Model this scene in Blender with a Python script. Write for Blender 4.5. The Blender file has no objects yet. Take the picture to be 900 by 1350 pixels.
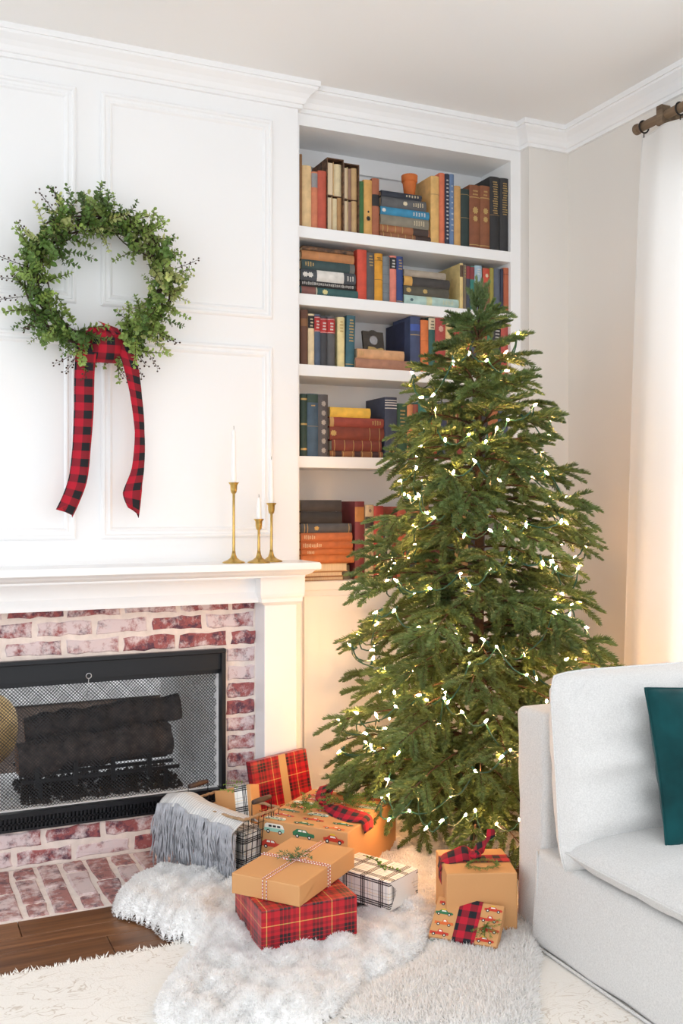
import bpy, bmesh, math, random
import numpy as np
from mathutils import Vector, Matrix, Euler

random.seed(7)
rng = np.random.default_rng(11)
S = bpy.context.scene
COL = S.collection
PI = math.pi

# ------------------------------------------------------------------ camera
FPX, CXP, CYP, CH = 1308.0, 450.0, 666.0, 1.22        # focal length / principal point in pixels, eye height
YAW = math.radians(24.277)
cam_d = bpy.data.cameras.new('camera')
cam = bpy.data.objects.new('camera', cam_d)
COL.objects.link(cam)
cam.location = (0, 0, CH)
cam.rotation_euler = (PI / 2, 0, -YAW)
cam_d.sensor_fit = 'HORIZONTAL'
cam_d.sensor_width = 24.0
cam_d.lens = FPX / 900.0 * 24.0
cam_d.shift_y = (CYP - 675.0) / 900.0
cam_d.clip_start = 0.02
S.camera = cam
# ------------------------------------------------------------------ light
world = bpy.data.worlds.new('daylight')
S.world = world
world.use_nodes = True
bgn = world.node_tree.nodes['Background']
bgn.inputs['Color'].default_value = (0.93, 0.965, 1.0, 1)
bgn.inputs['Strength'].default_value = 1.0
S.view_settings.view_transform = 'Standard'
S.view_settings.look = 'None'
S.view_settings.exposure = 0.95
S.view_settings.gamma = 1.0
S.view_settings.use_curve_mapping = False

# ------------------------------------------------------------------ measuring helpers (photo pixel -> point on a known plane)
_V = Vector((math.sin(YAW), math.cos(YAW), 0)); _R = Vector((math.cos(YAW), -math.sin(YAW), 0))
def _ray(x, y): return _V + _R * ((x - CXP) / FPX) + Vector((0, 0, (CYP - y) / FPX))
def onZ(x, y, z=0.0):
    d = _ray(x, y); return Vector((0, 0, CH)) + d * ((z - CH) / d.z)
def onY(x, y, Y):
    d = _ray(x, y); return Vector((0, 0, CH)) + d * (Y / d.y)
def onX(x, y, X):
    d = _ray(x, y); return Vector((0, 0, CH)) + d * (X / d.x)

# ------------------------------------------------------------------ materials
MATS = {}
def _new(name):
    m = bpy.data.materials.new(name); m.use_nodes = True
    nt = m.node_tree
    b = nt.nodes['Principled BSDF']
    MATS[name] = m
    return m, nt, b
def c4(c): return (c[0], c[1], c[2], 1)
def srgb(r, g, b):
    f = lambda v: (v / 255 / 12.92) if v / 255 <= 0.04045 else ((v / 255 + 0.055) / 1.055) ** 2.4
    return (f(r), f(g), f(b))
def mat(name, color, rough=0.6, metal=0.0, var=0.0, vscale=8.0, bump=0.0, bscale=60.0, stretch=(1, 1, 1), rand=0.0, spec=0.5, sheen=0.0, coords='Object', dark=None):
    if name in MATS: return MATS[name]
    m, nt, b = _new(name); L = nt.links
    b.inputs['Base Color'].default_value = c4(color)
    b.inputs['Roughness'].default_value = rough
    b.inputs['Metallic'].default_value = metal
    b.inputs['Specular IOR Level'].default_value = spec
    if sheen: b.inputs['Sheen Weight'].default_value = sheen
    if var or bump:
        tc = nt.nodes.new('ShaderNodeTexCoord'); mp = nt.nodes.new('ShaderNodeMapping')
        mp.inputs['Scale'].default_value = stretch
        L.new(tc.outputs[coords], mp.inputs['Vector'])
    src = None
    if var:
        n = nt.nodes.new('ShaderNodeTexNoise'); n.inputs['Scale'].default_value = vscale; n.inputs['Detail'].default_value = 6
        L.new(mp.outputs[0], n.inputs['Vector'])
        r = nt.nodes.new('ShaderNodeValToRGB')
        d = dark if dark else tuple(v * (1 - var) for v in color)
        r.color_ramp.elements[0].color = c4(d); r.color_ramp.elements[1].color = c4(tuple(min(1, v * (1 + var * 0.5)) for v in color))
        r.color_ramp.elements[0].position = 0.3; r.color_ramp.elements[1].position = 0.7
        L.new(n.outputs['Fac'], r.inputs[0]); src = r.outputs[0]
    if rand:
        oi = nt.nodes.new('ShaderNodeObjectInfo'); hs = nt.nodes.new('ShaderNodeHueSaturation')
        mr = nt.nodes.new('ShaderNodeMapRange'); mr.inputs[3].default_value = 1 - rand; mr.inputs[4].default_value = 1 + rand
        L.new(oi.outputs['Random'], mr.inputs[0]); L.new(mr.outputs[0], hs.inputs['Value'])
        if src: L.new(src, hs.inputs['Color'])
        else: hs.inputs['Color'].default_value = c4(color)
        src = hs.outputs[0]
    if src: L.new(src, b.inputs['Base Color'])
    if bump:
        n2 = nt.nodes.new('ShaderNodeTexNoise'); n2.inputs['Scale'].default_value = bscale; n2.inputs['Detail'].default_value = 4
        L.new(mp.outputs[0], n2.inputs['Vector'])
        bp = nt.nodes.new('ShaderNodeBump'); bp.inputs['Strength'].default_value = bump; bp.inputs['Distance'].default_value = 0.003
        L.new(n2.outputs['Fac'], bp.inputs['Height']); L.new(bp.outputs[0], b.inputs['Normal'])
    return m
def emis(name, color, strength):
    m, nt, b = _new(name)
    b.inputs['Base Color'].default_value = c4(color)
    b.inputs['Emission Color'].default_value = c4(color); b.inputs['Emission Strength'].default_value = strength
    return m
def weave(name, su, sv, period, rough=0.7, bump=0.0, mixf=0.5, pv=None, blend='MIX'):
    """Tartan: colour ramps along both UV axes (metres), averaged like warp and weft."""
    if name in MATS: return MATS[name]
    m, nt, b = _new(name); L = nt.links
    b.inputs['Roughness'].default_value = rough
    tc = nt.nodes.new('ShaderNodeTexCoord'); sp = nt.nodes.new('ShaderNodeSeparateXYZ'); L.new(tc.outputs['UV'], sp.inputs[0])
    outs = []
    for k, st, pr in ((0, su, period), (1, sv, pv or period)):
        mu = nt.nodes.new('ShaderNodeMath'); mu.operation = 'MULTIPLY'; mu.inputs[1].default_value = 1 / pr
        fr = nt.nodes.new('ShaderNodeMath'); fr.operation = 'FRACT'
        rp = nt.nodes.new('ShaderNodeValToRGB'); rp.color_ramp.interpolation = 'CONSTANT'
        e = rp.color_ramp.elements
        while len(e) > 1: e.remove(e[-1])
        e[0].position = 0; e[0].color = c4(st[0][1])
        for p, c in st[1:]:
            q = e.new(p); q.color = c4(c)
        L.new(sp.outputs[k], mu.inputs[0]); L.new(mu.outputs[0], fr.inputs[0]); L.new(fr.outputs[0], rp.inputs[0]); outs.append(rp.outputs[0])
    mx = nt.nodes.new('ShaderNodeMix'); mx.data_type = 'RGBA'; mx.blend_type = blend; mx.inputs['Factor'].default_value = mixf
    L.new(outs[0], mx.inputs['A']); L.new(outs[1], mx.inputs['B'])
    L.new(mx.outputs['Result'], b.inputs['Base Color'])
    if bump:
        n2 = nt.nodes.new('ShaderNodeTexNoise'); n2.inputs['Scale'].default_value = 900
        L.new(tc.outputs['UV'], n2.inputs['Vector'])
        bp = nt.nodes.new('ShaderNodeBump'); bp.inputs['Strength'].default_value = bump; bp.inputs['Distance'].default_value = 0.001
        L.new(n2.outputs['Fac'], bp.inputs['Height']); L.new(bp.outputs[0], b.inputs['Normal'])
    return m
def brick_mat(name, base, dark, wash, amount):
    if name in MATS: return MATS[name]
    m, nt, b = _new(name); L = nt.links
    b.inputs['Roughness'].default_value = 0.9; b.inputs['Specular IOR Level'].default_value = 0.2
    g = nt.nodes.new('ShaderNodeNewGeometry'); oi = nt.nodes.new('ShaderNodeObjectInfo')
    n1 = nt.nodes.new('ShaderNodeTexNoise'); n1.inputs['Scale'].default_value = 15; n1.inputs['Detail'].default_value = 12; n1.inputs['Roughness'].default_value = 0.74
    n2 = nt.nodes.new('ShaderNodeTexNoise'); n2.inputs['Scale'].default_value = 26; n2.inputs['Detail'].default_value = 6; n2.inputs['Roughness'].default_value = 0.7
    mp = nt.nodes.new('ShaderNodeMapping'); mp.inputs['Location'].default_value = (3.1, 7.7, 1.3)
    L.new(g.outputs['Position'], n1.inputs['Vector']); L.new(g.outputs['Position'], mp.inputs['Vector']); L.new(mp.outputs[0], n2.inputs['Vector'])
    r2 = nt.nodes.new('ShaderNodeValToRGB'); r2.color_ramp.elements[0].position = 0.40; r2.color_ramp.elements[1].position = 0.52
    r2.color_ramp.elements[0].color = c4(dark); r2.color_ramp.elements[1].color = c4(base)
    L.new(n2.outputs['Fac'], r2.inputs[0])
    # how much whitewash this brick kept, a mark of its own
    md = nt.nodes.new('ShaderNodeMapRange'); md.inputs[3].default_value = -0.09; md.inputs[4].default_value = 0.09
    L.new(oi.outputs['Random'], md.inputs[0])
    ad = nt.nodes.new('ShaderNodeMath'); ad.operation = 'ADD'; L.new(n1.outputs['Fac'], ad.inputs[0]); L.new(md.outputs[0], ad.inputs[1])
    r1 = nt.nodes.new('ShaderNodeValToRGB'); r1.color_ramp.elements[0].position = amount; r1.color_ramp.elements[1].position = amount + 0.13
    r1.color_ramp.elements[0].color = (0, 0, 0, 1); r1.color_ramp.elements[1].color = (0.88, 0.88, 0.88, 1)
    L.new(ad.outputs[0], r1.inputs[0])
    mx = nt.nodes.new('ShaderNodeMix'); mx.data_type = 'RGBA'
    L.new(r1.outputs[0], mx.inputs['Factor']); L.new(r2.outputs[0], mx.inputs['A']); mx.inputs['B'].default_value = c4(wash)
    L.new(mx.outputs['Result'], b.inputs['Base Color'])
    bp = nt.nodes.new('ShaderNodeBump'); bp.inputs['Strength'].default_value = 0.5; bp.inputs['Distance'].default_value = 0.004
    L.new(n1.outputs['Fac'], bp.inputs['Height']); L.new(bp.outputs[0], b.inputs['Normal'])
    return m
def wood_mat(name, c1, c2, rough=0.4, along=0, scale=1.0):
    if name in MATS: return MATS[name]
    m, nt, b = _new(name); L = nt.links
    b.inputs['Roughness'].default_value = rough
    tc = nt.nodes.new('ShaderNodeTexCoord'); oi = nt.nodes.new('ShaderNodeObjectInfo')
    mp = nt.nodes.new('ShaderNodeMapping'); s = [40 * scale] * 3; s[along] = 2.2 * scale; mp.inputs['Scale'].default_value = s
    L.new(tc.outputs['Object'], mp.inputs['Vector'])
    n = nt.nodes.new('ShaderNodeTexNoise'); n.inputs['Scale'].default_value = 1.0; n.inputs['Detail'].default_value = 8; n.inputs['Roughness'].default_value = 0.65; n.noise_dimensions = '4D'
    mw = nt.nodes.new('ShaderNodeMath'); mw.operation = 'MULTIPLY'; mw.inputs[1].default_value = 30; L.new(oi.outputs['Random'], mw.inputs[0]); L.new(mw.outputs[0], n.inputs['W'])
    L.new(mp.outputs[0], n.inputs['Vector'])
    r = nt.nodes.new('ShaderNodeValToRGB'); r.color_ramp.elements[0].position = 0.32; r.color_ramp.elements[1].position = 0.68
    r.color_ramp.elements[0].color = c4(c1); r.color_ramp.elements[1].color = c4(c2)
    L.new(n.outputs['Fac'], r.inputs[0])
    hs = nt.nodes.new('ShaderNodeHueSaturation'); mr = nt.nodes.new('ShaderNodeMapRange'); mr.inputs[3].default_value = 0.8; mr.inputs[4].default_value = 1.15
    L.new(oi.outputs['Random'], mr.inputs[0]); L.new(mr.outputs[0], hs.inputs['Value']); L.new(r.outputs[0], hs.inputs['Color'])
    L.new(hs.outputs[0], b.inputs['Base Color'])
    bp = nt.nodes.new('ShaderNodeBump'); bp.inputs['Strength'].default_value = 0.15; bp.inputs['Distance'].default_value = 0.001
    L.new(n.outputs['Fac'], bp.inputs['Height']); L.new(bp.outputs[0], b.inputs['Normal'])
    return m

WHITE = mat('white_trim_paint', (0.92, 0.93, 0.94), 0.38)
WALLW = mat('white_wall_paint', (0.92, 0.93, 0.94), 0.5)
GREIGE = mat('greige_wall_paint', (0.79, 0.765, 0.725), 0.8)
CEILP = mat('ceiling_paint', (0.92, 0.92, 0.91), 0.9)
MORTAR = mat('mortar', (0.84, 0.74, 0.68), 0.95, var=0.12, vscale=30, bump=0.5, bscale=120)
BRICK = brick_mat('whitewashed_brick', (0.36, 0.115, 0.115), (0.12, 0.06, 0.085), (0.78, 0.68, 0.69), 0.435)
BRICKF = brick_mat('hearth_brick', (0.38, 0.18, 0.165), (0.18, 0.11, 0.12), (0.70, 0.58, 0.57), 0.44)
BLACK = mat('black_metal', (0.012, 0.014, 0.018), 0.35, 0.3)
BRASS = mat('aged_brass', (0.62, 0.42, 0.13), 0.28, 1.0, var=0.25, vscale=30)
WAX = mat('white_wax', (0.93, 0.93, 0.92), 0.4)
GREYLINEN = mat('light_grey_linen', (0.66, 0.655, 0.645), 0.9, var=0.14, vscale=260, bump=0.45, bscale=520, sheen=0.2)
def fur_mat(name, c):
    m, nt, b = _new(name); b.inputs['Base Color'].default_value = c4(c); b.inputs['Roughness'].default_value = 0.9; b.inputs['Specular IOR Level'].default_value = 0.1
    t = nt.nodes.new('ShaderNodeBsdfTranslucent'); t.inputs['Color'].default_value = c4(c); x = nt.nodes.new('ShaderNodeMixShader'); x.inputs[0].default_value = 0.42
    nt.links.new(b.outputs[0], x.inputs[1]); nt.links.new(t.outputs[0], x.inputs[2]); nt.links.new(x.outputs[0], nt.nodes['Material Output'].inputs['Surface'])
    return m
FUR = fur_mat('white_fur', (0.96, 0.955, 0.95))
FURB = mat('white_fleece_base', (0.95, 0.945, 0.94), 0.9)
GOLD = mat('gilt', (0.52, 0.36, 0.14), 0.5, 0.5)
PAGE = mat('paper_pages', (0.80, 0.66, 0.46), 0.9, var=0.15, vscale=5, stretch=(90, 1, 1))
KRAFT = mat('kraft_paper', srgb(206, 152, 98), 0.62, var=0.04, vscale=4)
GREEN_N = mat('needle_green', (0.145, 0.215, 0.07), 0.42, var=0.3, vscale=14, rand=0.25)
GREEN_W = mat('wire_green', (0.012, 0.075, 0.05), 0.4)
BARK = mat('tree_bark', (0.09, 0.05, 0.028), 0.9, var=0.4, vscale=40)

# ------------------------------------------------------------------ mesh building
class MB:
    def __init__(s): s.v = []; s.f = []; s.uv = []; s.mi = []; s.sm = []; s.cur = 0; s.smooth = False
    def face(s, idx, uv=None):
        s.f.append(tuple(idx)); s.uv.append(uv if uv else [(0, 0)] * len(idx)); s.mi.append(s.cur); s.sm.append(s.smooth)
    def poly(s, pts, uv=None):
        b = len(s.v); s.v += [tuple(p) for p in pts]
        s.face(range(b, b + len(pts)), uv)
    def box(s, a, b, M=None):
        x0, y0, z0 = a; x1, y1, z1 = b
        P = [(x0, y0, z0), (x1, y0, z0), (x1, y1, z0), (x0, y1, z0), (x0, y0, z1), (x1, y0, z1), (x1, y1, z1), (x0, y1, z1)]
        o = len(s.v)
        for p in P: s.v.append(tuple(M @ Vector(p)) if M else p)
        def uvf(ids, ax):
            return [(P[i][ax[0]], P[i][ax[1]]) for i in ids]
        for ids, ax in (((0, 3, 2, 1), (0, 1)), ((4, 5, 6, 7), (0, 1)), ((0, 1, 5, 4), (0, 2)), ((2, 3, 7, 6), (0, 2)), ((1, 2, 6, 5), (1, 2)), ((3, 0, 4, 7), (1, 2))):
            s.face([o + i for i in ids], uvf(ids, ax))
    def cbox(s, a, b, c=0.004, M=None):
        """box with chamfered edges"""
        bm = bmesh.new(); bmesh.ops.create_cube(bm, size=1)
        for v in bm.verts:
            v.co = Vector(((a[0] + b[0]) / 2 + v.co.x * (b[0] - a[0]), (a[1] + b[1]) / 2 + v.co.y * (b[1] - a[1]), (a[2] + b[2]) / 2 + v.co.z * (b[2] - a[2])))
        bmesh.ops.bevel(bm, geom=bm.edges[:], offset=c, segments=2, affect='EDGES', profile=0.5)
        s.addbm(bm, M)
    def addbm(s, bm, M=None):
        o = len(s.v); bm.normal_update(); bm.verts.index_update()
        for v in bm.verts: s.v.append(tuple(M @ v.co) if M else tuple(v.co))
        for f in bm.faces:
            n = f.normal; ax = max(range(3), key=lambda i: abs(n[i])); q = [i for i in range(3) if i != ax]
            s.face([o + v.index for v in f.verts], [(v.co[q[0]], v.co[q[1]]) for v in f.verts])
        bm.free()
    def tube(s, pts, r, n=6, cap=True, closed=False):
        pts = [Vector(p) for p in pts]; m = len(pts)
        rs = r if isinstance(r, (list, tuple)) else [r] * m
        o = len(s.v); up = Vector((0, 0, 1)); L = 0; prev = None
        t0 = (pts[1] - pts[0]).normalized()
        nrm = t0.orthogonal().normalized()
        ls = []
        for i, p in enumerate(pts):
            if closed: t = (pts[(i + 1) % m] - pts[i - 1])
            else: t = pts[min(i + 1, m - 1)] - pts[max(i - 1, 0)]
            t = t.normalized() if t.length > 1e-9 else t0
            nrm = (nrm - t * nrm.dot(t)); nrm = nrm.normalized() if nrm.length > 1e-6 else t.orthogonal().normalized()
            bn = t.cross(nrm)
            if i: L += (p - pts[i - 1]).length
            ls.append(L)
            for k in range(n):
                a = 2 * PI * k / n
                s.v.append(tuple(p + (nrm * math.cos(a) + bn * math.sin(a)) * rs[i]))
        sm = s.smooth; s.smooth = True
        for i in range(m if closed else m - 1):
            j = (i + 1) % m
            for k in range(n):
                k2 = (k + 1) % n
                s.face((o + i * n + k, o + i * n + k2, o + j * n + k2, o + j * n + k), [(k / n, ls[i]), ((k + 1) / n, ls[i]), ((k + 1) / n, ls[j]), (k / n, ls[j])])
        s.smooth = sm
        if cap and not closed:
            s.face([o + k for k in reversed(range(n))]); s.face([o + (m - 1) * n + k for k in range(n)])
    def lathe(s, prof, n=20, c=(0, 0, 0)):
        o = len(s.v); m = len(prof)
        for r, z in prof:
            for k in range(n):
                a = 2 * PI * k / n; s.v.append((c[0] + r * math.cos(a), c[1] + r * math.sin(a), c[2] + z))
        sm = s.smooth; s.smooth = True
        for i in range(m - 1):
            for k in range(n):
                k2 = (k + 1) % n; s.face((o + i * n + k, o + i * n + k2, o + (i + 1) * n + k2, o + (i + 1) * n + k))
        s.smooth = sm
        s.face([o + k for k in reversed(range(n))]); s.face([o + (m - 1) * n + k for k in range(n)])
    def prism(s, poly, y0, y1, axis=1):
        """polygon (a,b) extruded along an axis: axis=1 -> (x,z) profile along y; 0 -> (y,z) along x; 2 -> (x,y) along z"""
        def pt(a, b, t): return (a, t, b) if axis == 1 else ((t, a, b) if axis == 0 else (a, b, t))
        n = len(poly); o = len(s.v)
        for t in (y0, y1):
            for a, b in poly: s.v.append(pt(a, b, t))
        for i in range(n):
            j = (i + 1) % n; s.face((o + i, o + j, o + n + j, o + n + i))
        s.face([o + i for i in reversed(range(n))]); s.face([o + n + i for i in range(n)])
    def strip(s, ctr, wid, w, uv0=0.0):
        """ribbon: centre points, unit width vectors, half width; UV in metres"""
        o = len(s.v); L = uv0; sm = s.smooth; s.smooth = True
        ws = w if isinstance(w, (list, tuple)) else [w] * len(ctr); ls = []
        for i, p in enumerate(ctr):
            p = Vector(p); d = Vector(wid[i]).normalized()
            if i: L += (p - Vector(ctr[i - 1])).length
            ls.append(L)
            for q in (-1, 0, 1): s.v.append(tuple(p + d * q * ws[i]))
        for i in range(len(ctr) - 1):
            for q in (0, 1):
                a = o + i * 3 + q
                s.face((a, a + 1, a + 4, a + 3), [((q - 1) * ws[i], ls[i]), (q * ws[i], ls[i]), (q * ws[i + 1], ls[i + 1]), ((q - 1) * ws[i + 1], ls[i + 1])])
        s.smooth = sm
    def mesh(s, name, mats):
        me = bpy.data.meshes.new(name)
        me.from_pydata(s.v, [], s.f)
        for m in (mats if isinstance(mats, (list, tuple)) else [mats]): me.materials.append(m)
        me.polygons.foreach_set('material_index', s.mi); me.polygons.foreach_set('use_smooth', s.sm)
        ul = me.uv_layers.new(name='UVMap')
        ul.data.foreach_set('uv', [c for f in s.uv for p in f for c in p])
        me.update(); return me
def link(name, me, parent=None, loc=None, rot=None, scale=None):
    o = bpy.data.objects.new(name, me); COL.objects.link(o)
    if parent: o.parent = parent
    if loc is not None: o.location = loc
    if rot is not None: o.rotation_euler = rot
    if scale is not None: o.scale = scale
    return o
def obj(name, mb, m, parent=None, loc=None, rot=None):
    return link(name, mb.mesh(name, m), parent, loc, rot)
def boxo(name, a, b, m, parent=None, c=0.0):
    mb = MB()
    if c: mb.cbox(a, b, c)
    else: mb.box(a, b)
    return obj(name, mb, m, parent)
def tag(o, label=None, cat=None, group=None, kind=None):
    if label: o['label'] = label
    if cat: o['category'] = cat
    if group: o['group'] = group
    if kind: o['kind'] = kind
    return o
def thing(name, label, cat, loc=(0, 0, 0), rot=(0, 0, 0), group=None):
    o = link(name, None, None, loc, rot); o.empty_display_size = 0.05
    return tag(o, label, cat, group)
def npmesh(name, V, F, m, smooth=False):
    """numpy verts (N,3), faces (M,k) all the same k"""
    me = bpy.data.meshes.new(name); k = F.shape[1]
    me.vertices.add(len(V)); me.vertices.foreach_set('co', V.astype(np.float32).ravel())
    me.loops.add(F.size); me.loops.foreach_set('vertex_index', F.astype(np.int32).ravel())
    me.polygons.add(len(F)); me.polygons.foreach_set('loop_start', np.arange(0, F.size, k, dtype=np.int32))
    if smooth: me.polygons.foreach_set('use_smooth', np.ones(len(F), dtype=bool))
    me.materials.append(m); me.update(calc_edges=True); me.validate(); return me
def spikes(P, D, W, length, width):
    """flat tapered blades: roots P, directions D, width dirs W -> quads (diamond)"""
    n = len(P); L = np.asarray(length).reshape(-1, 1); w = np.asarray(width).reshape(-1, 1)
    mid = P + D * L * 0.45
    V = np.stack([P, mid + W * w, P + D * L, mid - W * w], 1).reshape(-1, 3)
    F = np.arange(n * 4).reshape(-1, 4)
    return V, F
def norm(a): return a / np.maximum(np.linalg.norm(a, axis=1, keepdims=True), 1e-9)
def waves(x, y, seed, freq, k=7):
    r = np.random.default_rng(seed); o = np.zeros_like(x)
    for i in range(k):
        a = r.uniform(0, 2 * PI); f = freq * r.uniform(0.6, 1.7); o += np.sin((x * math.cos(a) + y * math.sin(a)) * f + r.uniform(0, 6.28)) / k ** 0.5
    return o

# ================================================================== THE ROOM
YB, YK, XW, ZC = 3.468, 3.50, 2.605, 2.80          # chimney breast plane, bookcase plane, right wall, ceiling
BX0, BX1 = -0.165, 1.385                          # chimney breast
CXF = 0.61                                        # its centre line
NX0, NX1, NY1 = 1.400, 2.357, 3.744               # bookcase niche
def struct(name, a, b, m, c=0.0): return tag(boxo(name, a, b, m, None, c), kind='structure')

floor = struct('floor', (-2.8, -2.2, -0.06), (XW + 0.1, 6.4, -0.012), mat('subfloor', (0.07, 0.035, 0.018), 0.7))
struct('ceiling', (-1.5, 0.3, ZC), (XW + 0.1, 3.78, ZC + 0.1), CEILP)
# right wall around a window opening
WY0, WY1, WZ0, WZ1 = 0.6, 2.76, 0.35, 2.40
mb = MB()
mb.box((XW, WY1, 0), (XW + 0.1, 3.78, ZC)); mb.box((XW, -2.2, 0), (XW + 0.1, WY0, ZC))
mb.box((XW, WY0, 0), (XW + 0.1, WY1, WZ0)); mb.box((XW, WY0, WZ1), (XW + 0.1, WY1, ZC))
tag(obj('wall_right', mb, GREIGE), kind='structure')
mb = MB()
for a, b in (((XW - 0.012, WY0 - 0.07, WZ0 - 0.07), (XW + 0.03, WY0, WZ1 + 0.07)), ((XW - 0.012, WY1, WZ0 - 0.07), (XW + 0.03, WY1 + 0.07, WZ1 + 0.07)), ((XW - 0.012, WY0, WZ1), (XW + 0.03, WY1, WZ1 + 0.07)), ((XW - 0.03, WY0, WZ0 - 0.05), (XW + 0.03, WY1, WZ0))): mb.box(a, b)
for i in (1, 2): mb.box((XW + 0.04, WY0 + (WY1 - WY0) * i / 3 - 0.015, WZ0), (XW + 0.07, WY0 + (WY1 - WY0) * i / 3 + 0.015, WZ1))
mb.box((XW + 0.04, WY0, 1.36), (XW + 0.07, WY1, 1.39))
tag(obj('window_1', mb, WHITE), kind='structure')
struct('baseboard_right', (XW - 0.014, -2.2, 0), (XW, 3.44, 0.13), WHITE, 0.003)
# back wall: pier by the corner, plain wall left of the breast, chimney breast with the fireplace opening
struct('wall_pier', (2.406, 3.44, 0), (XW, 3.78, ZC), GREIGE)
struct('wall_left', (-2.8, YK, 0), (BX0, 3.78, ZC), WALLW)
breast = struct('wall_back', (BX0, YB, 0.86), (BX1, 3.76, ZC), WALLW)
struct('wall_rear_room', (-2.8, 6.3, 0), (XW + 0.1, 6.4, ZC), WALLW)

def sweep(name, path, prof, m, closed=False):
    """moulding: prof (out, z) swept along a plan polyline with mitred corners, room on the right-hand side"""
    n = len(path); mb = MB(); rows = []
    def nr(a, b):
        d = Vector((b[0] - a[0], b[1] - a[1])); d.normalize(); return Vector((d.y, -d.x))
    for i, p in enumerate(path):
        n0 = nr(path[i - 1], p) if (i > 0 or closed) else nr(p, path[1])
        n1 = nr(p, path[(i + 1) % n]) if (i < n - 1 or closed) else n0
        mt = (n0 + n1); mt = mt / max(mt.dot(n0), 1e-6)
        rows.append([(p[0] + mt.x * o, p[1] + mt.y * o, z) for o, z in prof])
    k = len(prof)
    for r in rows: mb.v += r
    for i in range(n if closed else n - 1):
        j = (i + 1) % n
        for q in range(k - 1): mb.face((i * k + q, j * k + q, j * k + q + 1, i * k + q + 1))
    if not closed:
        mb.face(range(k)); mb.face([(n - 1) * k + q for q in reversed(range(k))])
    return mb
crown = [(0, 2.708), (0.013, 2.708), (0.013, 2.722), (0.019, 2.724), (0.022, 2.730), (0.027, 2.742), (0.038, 2.756), (0.051, 2.767), (0.057, 2.772), (0.059, 2.780), (0.066, 2.780), (0.066, 2.80), (0, 2.80)]
mb = sweep('c', [(-2.7, YK), (BX0, YK), (BX0, YB), (BX1, YB), (BX1, YK), (2.406, YK), (2.406, 3.44), (XW, 3.44), (XW, -2.1)], crown, WHITE)
tag(obj('trim_1', mb, WHITE), kind='structure')
# picture-frame mouldings on the chimney breast
def frame_trim(idx, x0, x1, z0, z1):
    prof = [(0, 0), (0.0, 0.007), (0.006, 0.011), (0.012, 0.011), (0.016, 0.006), (0.024, 0.005), (0.030, 0.008), (0.035, 0.006), (0.040, 0.0)]
    mb = MB(); k = len(prof)
    cs = [(x0, z0, 1, 1), (x1, z0, -1, 1), (x1, z1, -1, -1), (x0, z1, 1, -1)]
    for x, z, sx, sz in cs:
        for o, d in prof: mb.v.append((x + sx * o, YB - d, z + sz * o))
    for i in range(4):
        j = (i + 1) % 4
        for q in range(k - 1): mb.face((i * k + q, j * k + q, j * k + q + 1, i * k + q + 1))
    tag(obj('trim_%d' % idx, mb, WHITE), kind='structure')
for i, (x0, x1, z0, z1) in enumerate(((0.652, 1.282, 1.91, 2.648), (0.652, 1.282, 1.103, 1.806), (-0.06, 0.568, 1.91, 2.648), (-0.06, 0.568, 1.103, 1.806))):
    frame_trim(i + 2, x0, x1, z0, z1)

# floor planks (children of the floor) where wood can show
WOOD = wood_mat('oak_planks', (0.085, 0.032, 0.012), (0.26, 0.115, 0.045), 0.36, 0)
def plank(x0, x1, y0, y1):
    mb = MB(); g = 0.0012
    hx, hy = (x1 - x0) / 2 - g, (y1 - y0) / 2 - g
    mb.cbox((-hx, -hy, -0.012), (hx, hy, 0), 0.0015)
    obj('plank', mb, WOOD, floor, ((x0 + x1) / 2, (y0 + y1) / 2, 0))
for y1, y0, joints in ((3.04, 2.93, (-1.2, 0.33, 1.5, 2.6)), (2.93, 2.836, (-1.2, 0.95, 2.6)), (2.836, 2.70, (-1.2, 0.55)), (2.836, 2.752, (0.55, 1.6, 2.6)), (2.752, 2.64, (0.55, 1.3, 2.6)), (2.70, 2.60, (-1.2, 0.55)), (2.64, 2.52, (0.55, 2.6)), (3.16, 3.04, (1.42, 2.6)), (3.28, 3.16, (1.42, 2.0, 2.6)), (3.40, 3.28, (1.42, 2.6)), (3.50, 3.40, (1.42, 2.4)), (3.16, 3.04, (-1.2, -0.14)), (3.30, 3.16, (-1.2, -0.14)), (3.46, 3.30, (-1.2, -0.14))):
    for a, b in zip(joints, joints[1:]): plank(a, b, y0, y1)

# ------------------------------------------------------------------ brick
def brick_mesh(lx, lz, dep, seed, m=BRICK):
    r = random.Random(seed); nx, nz = 5, 2; pts = []
    for i in range(nx): pts.append((-lx / 2 + lx * i / nx, -lz / 2))
    for i in range(nz): pts.append((lx / 2, -lz / 2 + lz * i / nz))
    for i in range(nx): pts.append((lx / 2 - lx * i / nx, lz / 2))
    for i in range(nz): pts.append((-lx / 2, lz / 2 - lz * i / nz))
    j = 0.0045; c = 0.005; n = len(pts); mb = MB()
    pj = [(x + r.uniform(-j, j), z + r.uniform(-j, j)) for x, z in pts]
    for x, z in pj: mb.v.append((x, dep, z))
    for x, z in pj: mb.v.append((x, c, z))
    for x, z in pj:
        mb.v.append((x * (1 - c / (lx / 2)) + r.uniform(-.001, .001), r.uniform(-.001, .001), z * (1 - c / (lz / 2))))
    for ring in range(2):
        for i in range(n):
            k = (i + 1) % n; mb.face((ring * n + i, ring * n + k, (ring + 1) * n + k, (ring + 1) * n + i))
    mb.face([2 * n + i for i in range(n)])
    return mb.mesh('brick', m)
_bc = {}
def brick(parent, x0, x1, z0, z1, y, seed):
    lx, lz = round(x1 - x0, 3), round(z1 - z0, 3); key = (lx, lz, seed % 4)
    if key not in _bc: _bc[key] = brick_mesh(lx, lz, 0.03, seed)
    link('brick', _bc[key], parent, ((x0 + x1) / 2, y + random.uniform(-0.0015, 0.0015), (z0 + z1) / 2), (0, random.uniform(-0.006, 0.006), 0))
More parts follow.
